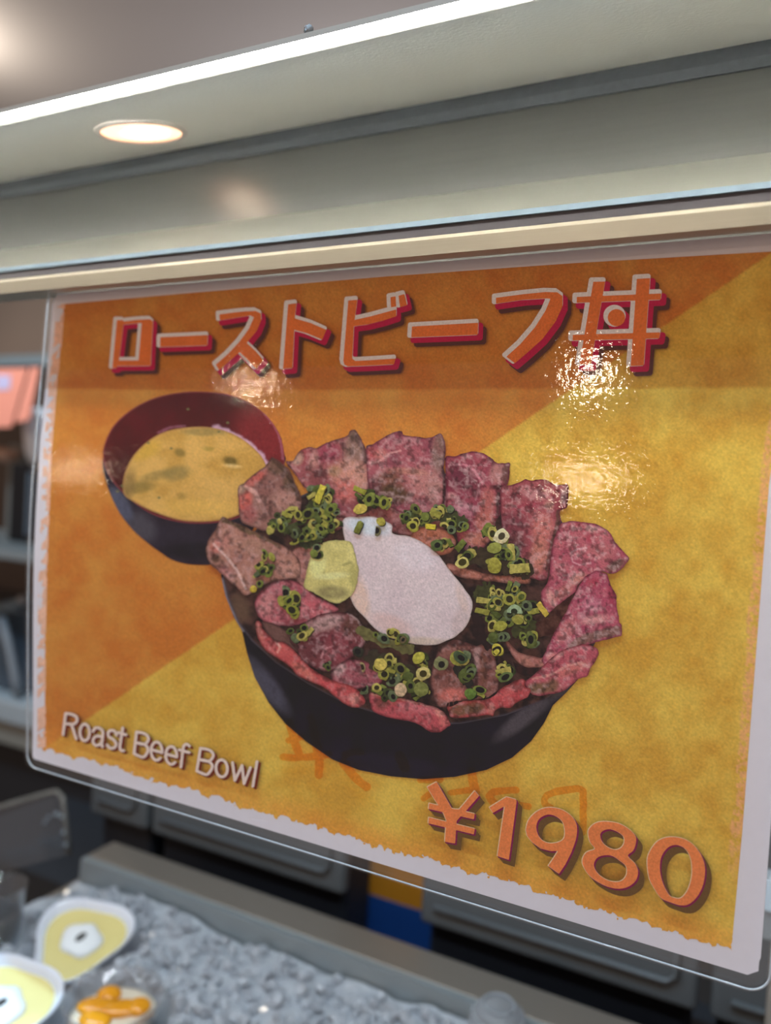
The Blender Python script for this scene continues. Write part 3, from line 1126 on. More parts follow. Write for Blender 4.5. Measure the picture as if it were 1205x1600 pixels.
slice_(Zc([(75, 260), (90, 215), (150, 200), (240, 140), (330, 95), (410, 80), (430, 120), (520, 130), (650, 145), (740, 112), (770, 100),
           (802, 135), (822, 260), (805, 420), (830, 560), (828, 760), (780, 820), (500, 870), (300, 800), (150, 690), (90, 560)]),
       (156, 84, 98), (132, 66, 84),
       [(*Zc([(760, 280)])[0], 13, 40, 4, (112, 88, 84), 0.95), (*Zc([(620, 560)])[0], 30, 26, 0, (172, 116, 118), 0.85),
        (*Zc([(120, 290)])[0], 8, 11, 0, (176, 78, 84), 0.8), (*Zc([(210, 300)])[0], 12, 10, 0, (186, 112, 108), 0.7),
        (*Zc([(340, 330)])[0], 9, 14, 10, (112, 60, 76), 0.8), (*Zc([(300, 560)])[0], 26, 20, 10, (112, 82, 64), 0.75),
        (*Zc([(330, 680)])[0], 34, 16, 6, (70, 62, 42), 0.85), (*Zc([(150, 620)])[0], 14, 20, 0, (86, 54, 62), 0.75),
        (*Zc([(460, 460)])[0], 34, 6, 5, (178, 126, 112), 0.6), (*Zc([(720, 640)])[0], 14, 26, 0, (160, 118, 118), 0.7)],
       [(Zc([(805, 420), (812, 520), (815, 640), (800, 790)]), 4, (42, 24, 30), 0.95), (Zc([(80, 380), (180, 375), (300, 290), (400, 265)]), 2, (190, 136, 134), 0.7),
        (Zc([(690, 150), (670, 230)]), 3, (72, 44, 52), 0.7)],
       0.45, (100, 52, 62), 9, seed=22)
slice_(Zd([(95, 160), (130, 135), (190, 140), (260, 110), (340, 90), (400, 95), (480, 120), (540, 165), (570, 195), (650, 205), (700, 200),
           (705, 250), (685, 400), (640, 420), (622, 520), (612, 680), (570, 760), (540, 900), (420, 1020), (250, 1000), (180, 800), (110, 640),
           (105, 400)]),
       (148, 70, 88), (126, 52, 74),
       [(*Zd([(240, 350)])[0], 24, 20, 10, (98, 50, 66), 0.9), (*Zd([(350, 420)])[0], 16, 14, 0, (104, 50, 66), 0.8),
        (*Zd([(590, 290)])[0], 14, 20, 10, (162, 112, 116), 0.9), (*Zd([(670, 290)])[0], 7, 24, 5, (94, 66, 66), 0.9),
        (*Zd([(500, 560)])[0], 14, 24, 0, (168, 96, 94), 0.8), (*Zd([(280, 640)])[0], 20, 12, 10, (172, 110, 132), 0.8),
        (*Zd([(470, 760)])[0], 18, 24, 0, (176, 102, 96), 0.85), (*Zd([(150, 510)])[0], 10, 6, 0, (186, 132, 140), 0.8),
        (*Zd([(590, 430)])[0], 8, 5, 0, (58, 40, 42), 0.9), (*Zd([(380, 920)])[0], 22, 12, 10, (182, 116, 102), 0.8)],
       [(Zd([(600, 500), (600, 580), (598, 660)]), 5, (66, 48, 48), 0.9), (Zd([(170, 220), (270, 215), (370, 270), (450, 400)]), 2.4, (188, 122, 134), 0.6)],
       0.55, (104, 44, 58), 10, seed=23)
slice_(R([(783, 763), (790, 758), (800, 758), (813, 753), (821, 748), (831, 751), (843, 749), (856, 751), (866, 756), (879, 757), (888, 758),
          (888, 775), (886, 793), (875, 798), (877, 815), (871, 835), (863, 860), (856, 900), (848, 907), (820, 900), (790, 885), (786, 850),
          (783, 800)]),
       (158, 84, 94), (140, 66, 80),
       [(806, 776, 12, 9, 0, (112, 54, 68), 0.8), (836, 772, 24, 9, 10, (180, 128, 138), 0.7), (822, 792, 26, 8, -10, (150, 60, 80), 0.8),
        (800, 815, 22, 18, 0, (110, 56, 70), 0.85), (848, 825, 18, 26, 10, (186, 108, 106), 0.85), (842, 868, 16, 30, 10, (184, 118, 108), 0.9),
        (805, 850, 18, 22, 10, (90, 54, 60), 0.85), (881, 776, 6, 16, 5, (140, 112, 120), 0.9), (858, 790, 8, 8, 0, (186, 140, 136), 0.7)],
       [(R([(873, 800), (872, 820), (863, 850), (856, 890)]), 5, (84, 58, 54), 0.95)], 0.5, (112, 52, 62), 11, seed=24)
slice_(Ze([(460, 180), (500, 155), (600, 145), (700, 160), (760, 165), (850, 200), (930, 260), (970, 340), (1040, 420), (1097, 480),
           (1095, 525), (1000, 625), (912, 640), (850, 620), (750, 650), (625, 745), (600, 815), (480, 905), (420, 960), (330, 1020),
           (290, 920), (275, 820), (345, 700), (362, 500), (402, 300)]),
       (176, 94, 110), (160, 74, 98),
       [(*Ze([(740, 220)])[0], 10, 6, 20, (196, 150, 156), 0.8), (*Ze([(620, 180)])[0], 14, 5, 0, (160, 68, 82), 0.7),
        (*Ze([(740, 310)])[0], 7, 7, 0, (168, 62, 84), 0.8), (*Ze([(980, 560)])[0], 18, 9, -30, (106, 78, 76), 0.95),
        (*Ze([(860, 430)])[0], 24, 14, 10, (172, 104, 112), 0.6), (*Ze([(620, 690)])[0], 16, 9, -30, (184, 128, 122), 0.8),
        (*Ze([(370, 870)])[0], 7, 16, -20, (202, 150, 152), 0.8), (*Ze([(480, 820)])[0], 22, 10, -35, (180, 112, 112), 0.7)],
       [(Ze([(380, 330), (355, 520), (330, 700)]), 3, (92, 44, 56), 0.8), (Ze([(560, 440), (620, 410), (700, 400)]), 2.2, (204, 150, 158), 0.7),
        (Ze([(560, 480), (570, 530), (640, 560), (740, 540)]), 2, (200, 144, 152), 0.6)],
       0.7, (132, 58, 74), 12, seed=25, scale=14)
picture('meat_slice', beef_pic, Ze([(612, 800), (545, 930), (480, 1085), (425, 1205), (200, 1250), (20, 1130), (110, 1115), (280, 1080), (380, 985),
                                   (440, 930), (530, 860)]), 13, paint((78, 52, 46), (54, 36, 34), 8, 3, contrast=3, grain=0.1), 1.7, 3)  # dark gap between two slices, its shade drawn in ink
slice_(R([(905, 914), (914, 901), (931, 891), (949, 896), (954, 913), (963, 931), (965, 953), (968, 973), (972, 976), (971, 993), (938, 1002),
          (905, 1012), (884, 1024), (868, 1036), (852, 1042), (846, 1032), (868, 985), (885, 955), (898, 928)]),
       (172, 84, 108), (156, 66, 96),
       [(926, 910, 12, 9, 0, (158, 56, 78), 0.8), (925, 945, 16, 14, 0, (184, 116, 142), 0.7), (930, 968, 26, 8, -10, (198, 144, 150), 0.7),
        (885, 985, 14, 26, 35, (184, 112, 118), 0.7), (862, 1026, 10, 8, 0, (200, 132, 134), 0.7), (955, 930, 5, 24, -10, (150, 52, 78), 0.8)],
       [(R([(966, 984), (940, 990), (915, 998), (894, 1012)]), 10, (106, 76, 70), 0.95)], 0.6, (134, 54, 72), 14, seed=26, scale=12, smooth=False)
slice_(Zh([(430, 330), (520, 420), (620, 450), (700, 470), (790, 450), (800, 485), (740, 535), (680, 545), (560, 530), (480, 450)]),
       (170, 116, 108), (156, 98, 94), (), (), 0.2, (116, 72, 66), 13, seed=27)
picture('meat_slice', beef_pic, Zh([(490, 500), (560, 530), (690, 545), (660, 605), (580, 610), (520, 580)]), 12,
        paint((52, 36, 36), (40, 28, 30), 8, 5, contrast=3), 1.7, 2)  # dark shade beneath the curled slice, drawn in ink
slice_(Zh([(580, 650), (640, 610), (700, 550), (760, 490), (850, 420), (950, 385), (1020, 368), (1110, 390), (1137, 430), (1120, 480),
           (1070, 560), (1050, 612), (980, 635), (900, 700), (850, 727), (800, 740), (650, 757), (600, 700)]),
       (176, 88, 104), (162, 70, 90),
       [(*Zh([(690, 700)])[0], 26, 10, -3, (110, 86, 68), 0.98), (*Zh([(790, 680)])[0], 12, 12, 0, (118, 88, 72), 0.9),
        (*Zh([(980, 430)])[0], 24, 8, -15, (182, 84, 104), 0.7), (*Zh([(940, 560)])[0], 30, 8, -25, (190, 110, 108), 0.7),
        (*Zh([(830, 460)])[0], 14, 4, -35, (206, 144, 150), 0.7), (*Zh([(860, 700)])[0], 8, 6, 0, (168, 96, 106), 0.8)],
       [(Zh([(640, 630), (780, 600), (900, 530), (1000, 510), (1060, 540)]), 2.5, (206, 138, 130), 0.6)], 0.5, (128, 56, 66), 16, seed=28)
slice_(Zh([(0, 812), (130, 792), (270, 780), (360, 730), (460, 668), (550, 630), (582, 650), (582, 690), (627, 710), (600, 770), (530, 800),
           (470, 850), (400, 850), (355, 872), (340, 912), (290, 902), (150, 922), (30, 922), (8, 890)]),
       (186, 80, 88), (172, 68, 76),
       [(*Zh([(90, 865)])[0], 18, 11, 0, (108, 80, 62), 0.98), (*Zh([(200, 850)])[0], 20, 11, 0, (104, 76, 60), 0.98),
        (*Zh([(330, 860)])[0], 7, 10, 0, (176, 110, 104), 0.8), (*Zh([(480, 720)])[0], 20, 6, -30, (194, 96, 100), 0.7)],
       [(Zh([(20, 808), (200, 782), (300, 770)]), 2.5, (190, 120, 98), 0.8)], 0.3, (128, 54, 56), 17, seed=29)
slice_(Zg([(225, 640), (260, 612), (400, 650), (560, 672), (700, 710), (850, 758), (920, 790), (950, 830), (990, 915), (960, 935), (890, 987),
           (800, 982), (700, 922), (600, 882), (450, 862), (330, 822), (260, 790), (235, 740)]),
       (184, 82, 94), (168, 72, 84),
       [(*Zg([(330, 720)])[0], 12, 12, 0, (118, 66, 66), 0.8), (*Zg([(890, 800)])[0], 10, 8, 30, (208, 142, 136), 0.8),
        (*Zg([(930, 890)])[0], 9, 9, 0, (196, 108, 110), 0.7), (*Zg([(650, 760)])[0], 40, 5, 14, (196, 108, 122), 0.7)],
       [(Zg([(240, 625), (400, 655), (560, 680), (700, 715), (860, 765)]), 2.6, (204, 140, 132), 0.8)], 0.25, (128, 54, 62), 18, seed=30)
slice_(R([(324, 849), (328, 841), (336.5, 828), (346.5, 808), (360, 813), (376, 819.5), (396, 829), (416, 839), (433, 848), (453, 859), (466, 873),
          (470, 885), (468, 902), (454, 904), (417, 911), (392, 928), (382, 930), (371, 919), (345, 896), (328, 880), (322, 862)]),
       (166, 120, 110), (150, 104, 98),
       [(350, 850, 9, 20, 30, (176, 120, 116), 0.8), (336, 856, 8, 16, 20, (184, 100, 92), 0.8), (337, 872, 9, 9, 0, (82, 62, 54), 0.9),
        (400, 855, 30, 14, 20, (160, 122, 110), 0.7), (350, 895, 14, 12, 40, (164, 100, 106), 0.7), (376, 870, 5, 4, -40, (74, 44, 44), 0.9),
        (440, 890, 20, 10, 0, (182, 136, 130), 0.7)],
       [(R([(352, 812), (380, 824), (410, 838), (436, 850)]), 7, (92, 72, 56), 0.95), (R([(334, 850), (352, 868), (370, 890), (384, 920)]), 2.5, (206, 160, 156), 0.7)],
       0.35, (108, 72, 66), 15, seed=31)
slice_(Za([(370, 470), (385, 410), (430, 390), (480, 340), (560, 280), (640, 220), (690, 150), (730, 165), (800, 215), (850, 260), (900, 360),
           (950, 480), (975, 560), (965, 640), (940, 720), (900, 820), (640, 840), (540, 815), (420, 765), (388, 700), (375, 560)]),
       (140, 100, 96), (124, 86, 84),
       [(*Za([(440, 560)])[0], 12, 20, 10, (196, 92, 86), 0.9), (*Za([(400, 440)])[0], 9, 10, 0, (200, 164, 150), 0.85),
        (*Za([(540, 350)])[0], 22, 8, -38, (182, 88, 84), 0.85), (*Za([(480, 680)])[0], 14, 16, 0, (150, 76, 82), 0.7),
        (*Za([(740, 240)])[0], 16, 14, 30, (94, 76, 64), 0.85), (*Za([(860, 430)])[0], 10, 24, -20, (92, 74, 62), 0.9),
        (*Za([(820, 560)])[0], 22, 18, 0, (166, 122, 116), 0.8), (*Za([(630, 440)])[0], 18, 14, -30, (120, 78, 78), 0.6),
        (*Za([(680, 570)])[0], 4, 4, 0, (60, 34, 36), 0.9)],
       [(Za([(690, 160), (790, 250), (860, 330), (910, 430), (955, 540)]), 5, (66, 50, 42), 0.85), (Za([(450, 430), (540, 480), (575, 560)]), 4, (196, 146, 140), 0.7)],
       0.25, (96, 64, 60), 16, seed=32)
# slab of beef between the egg and the greens
slice_(R([(640, 840), (658, 824), (690, 826), (712, 842), (708, 860), (690, 868), (672, 860), (655, 852)]), (182, 116, 96), (168, 100, 86), (), (), 0.3,
       (120, 72, 60), 15, seed=39)
slice_(R([(700, 880), (730, 888), (770, 898), (822, 900), (826, 912), (780, 910), (730, 904), (702, 894)]), (172, 112, 98), (156, 96, 88), (), (), 0.3,
       (96, 58, 52), 15, seed=40)
slice_(R([(455, 862), (490, 850), (520, 852), (500, 880), (480, 920), (462, 905)]), (166, 116, 112), (146, 94, 94), (), (), 0.3, (96, 60, 58), 14, seed=41)
slice_(R([(500, 800), (560, 800), (600, 790), (660, 790), (700, 800), (690, 830), (640, 838), (560, 818), (520, 830)]), (150, 88, 92), (120, 66, 72), (), (), 0.3,
       (80, 48, 48), 7.5, seed=42)
# front left, inside the bowl
slice_(Zf([(330, 330), (400, 235), (500, 182), (600, 176), (700, 220), (780, 290), (900, 350), (960, 400), (850, 445), (750, 482), (620, 516),
           (480, 512), (380, 472), (340, 400)]),
       (178, 98, 112), (160, 80, 96),
       [(*Zf([(420, 360)])[0], 14, 22, 20, (186, 126, 132), 0.7), (*Zf([(800, 380)])[0], 30, 9, 8, (188, 90, 106), 0.8),
        (*Zf([(640, 480)])[0], 30, 5, -12, (120, 52, 64), 0.8)],
       [(Zf([(345, 300), (420, 220), (520, 175), (620, 172), (700, 205)]), 4, (78, 50, 48), 0.85)], 0.5, (110, 52, 62), 19, seed=33)
slice_(Zf([(380, 488), (480, 508), (580, 568), (645, 640), (655, 725), (560, 655), (480, 635), (420, 575)]),
       (104, 76, 74), (92, 66, 64), (), (), 0.0, (74, 50, 50), 20, seed=34)
slice_(Zf([(590, 620), (700, 500), (800, 440), (900, 420), (1020, 420), (1100, 460), (1150, 560), (1160, 640), (1100, 720), (1000, 800),
           (900, 862), (800, 845), (690, 785), (640, 700)]),
       (122, 66, 74), (104, 52, 62),
       [(*Zf([(860, 500)])[0], 34, 12, -16, (176, 146, 150), 0.75), (*Zf([(1060, 520)])[0], 16, 20, 40, (90, 64, 58), 0.8),
        (*Zf([(960, 640)])[0], 22, 16, 0, (138, 66, 80), 0.7), (*Zf([(740, 700)])[0], 24, 20, 20, (92, 52, 58), 0.7),
        (*Zf([(940, 740)])[0], 18, 14, 0, (142, 68, 82), 0.7)],
       [(Zf([(1030, 425), (1105, 470), (1148, 560), (1155, 640)]), 2.2, (196, 164, 160), 0.7), (Zf([(830, 760), (850, 700), (920, 670)]), 2, (176, 116, 122), 0.7)],
       0.5, (76, 44, 48), 20, seed=35, scale=10, veincol=(190, 150, 154))
slice_(R([(517, 1054), (529, 1038), (550, 1031), (580, 1036), (597, 1055), (594, 1070), (570, 1074), (545, 1077), (523, 1065)]),
       (156, 86, 100), (138, 70, 86), [(530, 1046, 14, 9, -35, (186, 154, 162), 0.8)], (), 0.5, (96, 52, 60), 21, seed=36, scale=10)
slice_(Zf([(335, 505), (352, 485), (375, 500), (400, 560), (480, 630), (560, 652), (650, 730), (700, 790), (800, 872), (920, 932), (1050, 970),
           (1120, 1020), (1165, 1090), (1110, 1137), (1020, 1117), (930, 1050), (850, 982), (750, 942), (640, 882), (600, 832), (500, 762),
           (400, 692), (352, 602)]),
       (186, 84, 88), (172, 70, 76),
       [(*Zf([(1080, 1070)])[0], 9, 10, 0, (212, 142, 140), 0.8), (*Zf([(360, 560)])[0], 6, 18, -20, (186, 116, 110), 0.7),
        (*Zf([(690, 860)])[0], 24, 8, 35, (196, 112, 104), 0.7), (*Zf([(900, 990)])[0], 24, 8, 28, (190, 72, 82), 0.7)],
       [(Zf([(480, 632), (520, 680), (500, 720)]), 2, (216, 150, 140), 0.6)], 0.3, (132, 58, 60), 22, seed=37)
slice_(R([(673, 1066), (678, 1035), (689, 1013), (706, 1001), (723, 1001), (745, 1010), (765, 1002), (780, 1060), (772, 1088), (745, 1094), (723, 1096),
          (703, 1104), (683, 1102)]),
       (134, 88, 84), (112, 70, 70),
       [(708, 1086, 26, 12, 0, (194, 104, 100), 0.85), (744, 1030, 6, 30, 8, (166, 134, 138), 0.8), (756, 1045, 6, 34, 0, (104, 68, 56), 0.7),
        (716, 1006, 22, 5, 5, (64, 44, 46), 0.8), (700, 1045, 10, 26, 10, (112, 68, 66), 0.7)],
       [(R([(735, 1020), (744, 1060), (742, 1088)]), 5, (46, 32, 34), 0.8)], 0.3, (80, 52, 52), 17, seed=38)

# egg and wasabi
egg = curve(R([(536, 812), (560, 808), (585, 808), (612, 820), (614, 834), (640, 838), (664, 850), (686, 868), (702, 890), (720, 912), (736, 935),
               (738, 952), (730, 976), (715, 992), (698, 1001), (676, 1008), (640, 1005), (610, 996), (588, 984), (570, 965), (556, 950),
               (547, 930), (550, 905), (548, 880), (540, 850)]))
o = picture('poached_egg', beef_pic, egg, 19,
            paint((188, 170, 174), (180, 160, 166), 40, 5, grain=0.07, contrast=1.6, dabs=[
                (575, 822, 40, 16, 10, (178, 182, 196), 0.9), (562, 935, 16, 40, -10, (192, 160, 148), 0.85), (720, 970, 14, 30, 20, (170, 148, 150), 0.8),
                (640, 1002, 60, 8, 0, (168, 148, 134), 0.8), (610, 975, 40, 16, 20, (184, 152, 150), 0.7), (722, 935, 8, 26, -20, (184, 158, 152), 0.6),
                (650, 870, 40, 24, 20, (194, 176, 184), 0.7)], edge=(150, 130, 124), edgew=2.5, poly=egg), 1.8, 1.5)
wz = Zs((310, 650), 3.443)
was = curve(wz([(575, 870), (600, 770), (645, 700), (700, 672), (760, 668), (822, 682), (852, 780), (860, 850), (835, 950), (760, 1006), (690, 990),
                (620, 950), (572, 925)]))
o = picture('wasabi_ball', beef_pic, was, 24,
            paint((184, 170, 112), (166, 152, 96), 14, 9, grain=0.08, dabs=[
                (*wz([(720, 950)])[0], 30, 12, 4, (124, 112, 78), 0.95), (*wz([(640, 800)])[0], 14, 20, 10, (200, 192, 132), 0.7),
                (*wz([(835, 860)])[0], 8, 24, -5, (146, 136, 84), 0.7), (*wz([(720, 860)])[0], 30, 6, -5, (204, 194, 140), 0.6),
                (*wz([(800, 795)])[0], 9, 2.5, -20, (130, 120, 76), 0.8)], edge=(140, 130, 84), edgew=3, poly=was), 1.5, 2.5, 6)

# sliced spring onion: rings, half rings and chopped pieces
GREENS = [(58, 68, 44), (78, 92, 54), (104, 118, 62), (138, 142, 72), (162, 160, 92), (92, 108, 84)]
pr = Print()
sr = random.Random(5)


def onion(x, y, r, kind=None, tone=None, layer=None):
    kind = kind or sr.choice(['ring', 'ring', 'ring', 'piece', 'half', 'disc'])
    tone = sr.choice(GREENS) if tone is None else tone
    tone = tuple(int(v * q_ * (0.88 if tone[0] < 165 else 0.95)) for v, q_ in zip(tone, (0.95, 0.88, 0.82)))
    rot = sr.uniform(0, math.pi)
    asp = sr.uniform(0.6, 1.0)
    c, s = math.cos(rot), math.sin(rot)
    lay = layer or 25 + sr.random() * 4

    def loc(P):
        u = (P[:, 0] - x) * c + (P[:, 1] - y) * s
        v = -(P[:, 0] - x) * s + (P[:, 1] - y) * c
        return u, v / asp
    box_ = (x - r * 1.6, y - r * 1.6, x + r * 1.6, y + r * 1.6)
    sh = tuple(int(v * 0.38) for v in tone)
    lite = tuple(min(235, int(v * 1.18 + 8)) for v in tone)
    wob = sr.uniform(0, 50)
    hx_, hr_ = sr.uniform(-0.12, 0.12), sr.uniform(0.42, 0.68)

    def col(P):
        u, v = loc(P)
        k = np.clip(0.45 - (P[:, 1] - y) / r * 0.4 + (fbm(P + wob, 4, 1, 2) - 0.5) * 1.6, 0, 1)[:, None]
        return np.clip((ink(tone) * (1 - k) + ink(lite) * k) * (0.72 + 0.5 * fbm(P + wob, 3, 6, 2)[:, None]), 0, 1)
    if kind in ('ring', 'half'):
        def outer(P):
            u, v = loc(P)
            d = np.hypot(u, v) - r + (fbm(P + wob, 9, 2, 2) - 0.5) * r * 0.55
            if kind == 'half':
                d = np.maximum(d, v - r * 0.35)
            return d

        def ring(P):
            u, v = loc(P)
            return np.maximum(outer(P), -(np.hypot(u - r * hx_, v + r * hx_) - r * hr_))
        pr.add(outer, box_, 0.9, ink(sh), lay)
        pr.add(ring, box_, 0.9, col, lay + 0.3)
    elif kind == 'piece':
        def bar(P):
            u, v = loc(P)
            return np.maximum(np.abs(u) - r * 1.1, np.abs(v) - r * 0.62) + (fbm(P + wob, 6, 2, 2) - 0.5) * 3
        pr.add(lambda P: bar(P - np.array([1.2, 1.6])), box_, 0.9, ink(sh), lay)
        pr.add(bar, box_, 0.9, col, lay + 0.3)
    else:
        def disc(P):
            u, v = loc(P)
            return np.hypot(u, v) - r * 0.9 + (fbm(P + wob, 6, 2, 2) - 0.5) * 2.5
        pr.add(lambda P: disc(P - np.array([1.0, 1.4])), box_, 0.9, ink(sh), lay)
        pr.add(disc, box_, 0.9, col, lay + 0.3)


def smear(pts, hw, colr, lay):
    pr.add(lambda P: line_sdf(P, pts, hw) + (fbm(P, 7, 4, 3) - 0.5) * hw * 1.2, bb(np.asarray(pts), hw + 5), 1.6,
           lambda P: ink(colr) * (0.5 + 1.0 * fbm(P, 5, 8, 2)[:, None]), lay)


# dark greens and the printed shadow under the rings
smear(R([(500, 775), (495, 800), (505, 820), (480, 840)]), 16, (54, 56, 40), 24.2)
smear(R([(430, 820), (460, 830), (480, 850)]), 9, (62, 64, 44), 24.2)
smear(R([(640, 815), (690, 805), (720, 815)]), 10, (60, 62, 42), 24.2)
smear(R([(740, 870), (780, 880), (820, 890)]), 14, (56, 48, 40), 24.2)
smear(R([(760, 930), (800, 950), (820, 985)]), 18, (58, 58, 40), 24.2)
smear(R([(746, 962), (748, 990), (762, 1010)]), 8, (44, 36, 36), 24.2)
smear(R([(585, 1030), (620, 1050), (655, 1060)]), 14, (56, 50, 42), 24.2)
smear(R([(565, 985), (600, 1004), (640, 1014)]), 8, (92, 86, 56), 24.2)
smear(R([(720, 1045), (730, 1065)]), 10, (44, 42, 40), 24.2)
clusters = [  # cx, cy, rx, ry, count, size
    (500, 770, 22, 12, 9, 8), (505, 808, 26, 26, 20, 8.5), (455, 808, 26, 14, 8, 8), (437, 822, 18, 10, 5, 7.5), (478, 838, 24, 12, 8, 7.5),
    (565, 775, 16, 8, 4, 8), (588, 785, 20, 10, 6, 8.5), (650, 808, 24, 10, 9, 8), (690, 800, 18, 10, 7, 8), (715, 820, 22, 10, 6, 8),
    (690, 848, 14, 10, 4, 9), (730, 872, 12, 10, 3, 9), (775, 835, 18, 12, 5, 9.5), (785, 870, 24, 12, 7, 10), (815, 885, 14, 9, 4, 9),
    (790, 930, 28, 16, 12, 9), (810, 955, 26, 18, 12, 9.5), (765, 950, 16, 18, 7, 9), (780, 985, 20, 18, 7, 10), (828, 998, 12, 14, 4, 10),
    (415, 880, 14, 16, 6, 8), (402, 905, 8, 10, 2, 8), (450, 935, 16, 14, 8, 9), (457, 950, 8, 10, 3, 9), (470, 990, 20, 10, 5, 8),
    (600, 1040, 14, 18, 7, 9), (620, 1055, 20, 16, 7, 9.5), (650, 1075, 18, 12, 5, 10), (580, 1078, 24, 6, 4, 8), (608, 1085, 12, 8, 3, 9),
    (655, 1030, 14, 8, 4, 9), (663, 1052, 9, 9, 2, 9), (720, 1030, 12, 8, 3, 11), (730, 1055, 10, 14, 4, 10), (788, 1050, 12, 14, 5, 9.5),
    (745, 1082, 10, 5, 2, 9), (505, 1040, 8, 8, 2, 9), (600, 990, 20, 8, 4, 8), (630, 1002, 14, 5, 3, 8), (495, 860, 12, 8, 3, 8)]
for cx, cy, rx, ry, n, sz in clusters:
    for _ in range(int(n * 1.7)):
        a, rr = sr.uniform(0, 2 * math.pi), math.sqrt(sr.random())
        onion(cx + rx * rr * math.cos(a), cy + ry * rr * math.sin(a), sz * sr.uniform(0.6, 1.2))
# the ones that stand out
for x, y, r, k, t in [(723, 878, 10, 'ring', (172, 172, 110)), (784, 838, 13, 'ring', (196, 190, 160)), (773, 884, 14, 'disc', (150, 150, 72)),
                      (773, 856, 13, 'disc', (132, 142, 76)), (812, 888, 14, 'piece', (164, 162, 92)), (683, 853, 10, 'ring', (84, 104, 66)),
                      (645, 822, 9, 'ring', (150, 152, 70)), (577, 780, 11, 'ring', (112, 126, 66)), (600, 785, 11, 'ring', (128, 138, 66)),
                      (563, 795, 12, 'disc', (170, 160, 84)), (500, 772, 13, 'piece', (168, 164, 70)), (481, 803, 10, 'ring', (96, 106, 58)),
                      (562, 766, 9, 'piece', (140, 146, 66)), (595, 815, 8, 'disc', (150, 148, 70)), (560, 824, 9, 'piece', (110, 118, 60)),
                      (589, 829, 8, 'half', (112, 112, 88)), (673, 823, 7, 'piece', (176, 168, 60)), (778, 1015, 12, 'disc', (168, 164, 72)),
                      (776, 1018, 9, 'ring', (150, 148, 64)), (782, 978, 12, 'disc', (150, 154, 74)), (804, 955, 11, 'half', (140, 168, 142)),
                      (848, 952, 11, 'piece', (176, 160, 76)), (830, 1000, 14, 'ring', (86, 98, 58)), (795, 936, 10, 'ring', (154, 160, 80)),
                      (720, 1028, 12, 'ring', (66, 84, 64)), (690, 1038, 12, 'ring', (116, 122, 92)), (662, 1052, 11, 'ring', (170, 166, 112)),
                      (654, 1028, 12, 'disc', (164, 166, 76)), (626, 1078, 12, 'disc', (176, 158, 138)), (658, 1077, 13, 'disc', (112, 122, 72)),
                      (595, 1038, 11, 'disc', (172, 164, 90)), (560, 1018, 9, 'ring', (52, 56, 52)), (566, 1042, 8, 'half', (150, 142, 104)),
                      (457, 953, 10, 'ring', (132, 142, 62)), (452, 938, 10, 'ring', (118, 130, 62)), (396, 920, 6, 'disc', (166, 152, 66)),
                      (630, 1000, 7, 'ring', (96, 88, 70)), (735, 1084, 10, 'disc', (92, 122, 62)), (790, 1058, 11, 'ring', (92, 112, 72)),
                      (650, 795, 9, 'ring', (88, 98, 56)), (720, 852, 9, 'piece', (96, 110, 58)), (625, 1045, 10, 'ring', (104, 112, 62))]:
    onion(x, y, r, k, t, 30)
o = pr.build('scallion_rings', beef_pic)
o['label'] = 'chopped spring onion scattered over the beef'
o['kind'] = 'stuff'
# thin dark gaps beside the wasabi and egg
# --- laminate pouch over everything
M_film = film_mat('laminate_film', haze=0.022, haze_col=(0.85, 0.85, 0.88), rough=0.03, gloss=1.0, ior=1.45, bump=0.10, bscale=480, bdist=0.0006)
FW, FH, FR = SW / 2 + 0.0026, SH / 2 + 0.0036, 0.006
sheet_mesh('laminate_film', FW, FH, FR, -0.0026, 0.0005, M_film, sign, 0.003)
rim = []
for cx, cz, a0 in ((FW - FR, FH - FR, 0), (-FW + FR, FH - FR, 90), (-FW + FR, -FH + FR, 180), (FW - FR, -FH + FR, 270)):
    for k in range(9):
        a = math.radians(a0 + k * 90 / 8)
        rim.append((cx + FR * math.cos(a), cz + FR * math.sin(a)))
dense = []
for (xa, za), (xb, zb) in zip(rim, rim[1:] + rim[:1]):
    n = max(1, int(math.hypot(xb - xa, zb - za) / 0.008))
    for k in range(n):
        dense.append((xa + (xb - xa) * k / n, za + (zb - za) * k / n))
bm = bmesh.new()
def bowed(x, z):
    b_ = 0.0042 * math.cos(max(-1, min(1, (z - 0.004) / 0.112)) * math.pi / 2) ** 1.5
    return x - b_ * max(0.0, min(1.0, (-x - 0.05) / 0.1))


tube(bm, [(bowed(x, z), float(sheet_y(np.array([x]), np.array([z]))[0]) - 0.001, z) for x, z in dense], 0.00032, 6, True)
bm_obj('film_rim', bm, mat('film_edge_highlight', (188, 196, 200), 0.25, spec=0.7, noise=0.2, nscale=200), sign, True)  # pale tube carries the bright highlight of the film edge in its colour

# ------------------------------------------------------------------ ice tray and what lies on it
TZ = -0.30
M_tray = mat('dull_steel_tray', (142, 134, 124), 0.42, 0.45, noise=0.06, nscale=30, stretch=(1, 12, 12))
M_lip = mat('pale_steel_lip', (150, 160, 164), 0.4, 0.4, noise=0.06, nscale=40)
tray = thing('ice_tray', (-0.1, 0.15, TZ - 0.07), 'stainless steel ice tray with a flat back rim under the sign', 'tray')
TX0, TX1 = -0.352, 0.30
bm = bmesh.new()
box(bm, TX0, TX1, 0.228, 0.2585, TZ - 0.004, TZ, 0.0012)
bm_obj('back_rim', bm, M_tray, tray)
bm = bmesh.new()
extrude_x(bm, [(0.228, TZ - 0.0005), (0.230, TZ - 0.004), (0.224, TZ - 0.062), (0.219, TZ - 0.062), (0.2215, TZ - 0.006), (0.222, TZ - 0.0005)],
          TX0, TX1)
bm_obj('back_lip', bm, M_lip, tray)
bm = bmesh.new()
box(bm, TX0, TX1, -0.19, 0.222, TZ - 0.068, TZ - 0.062)
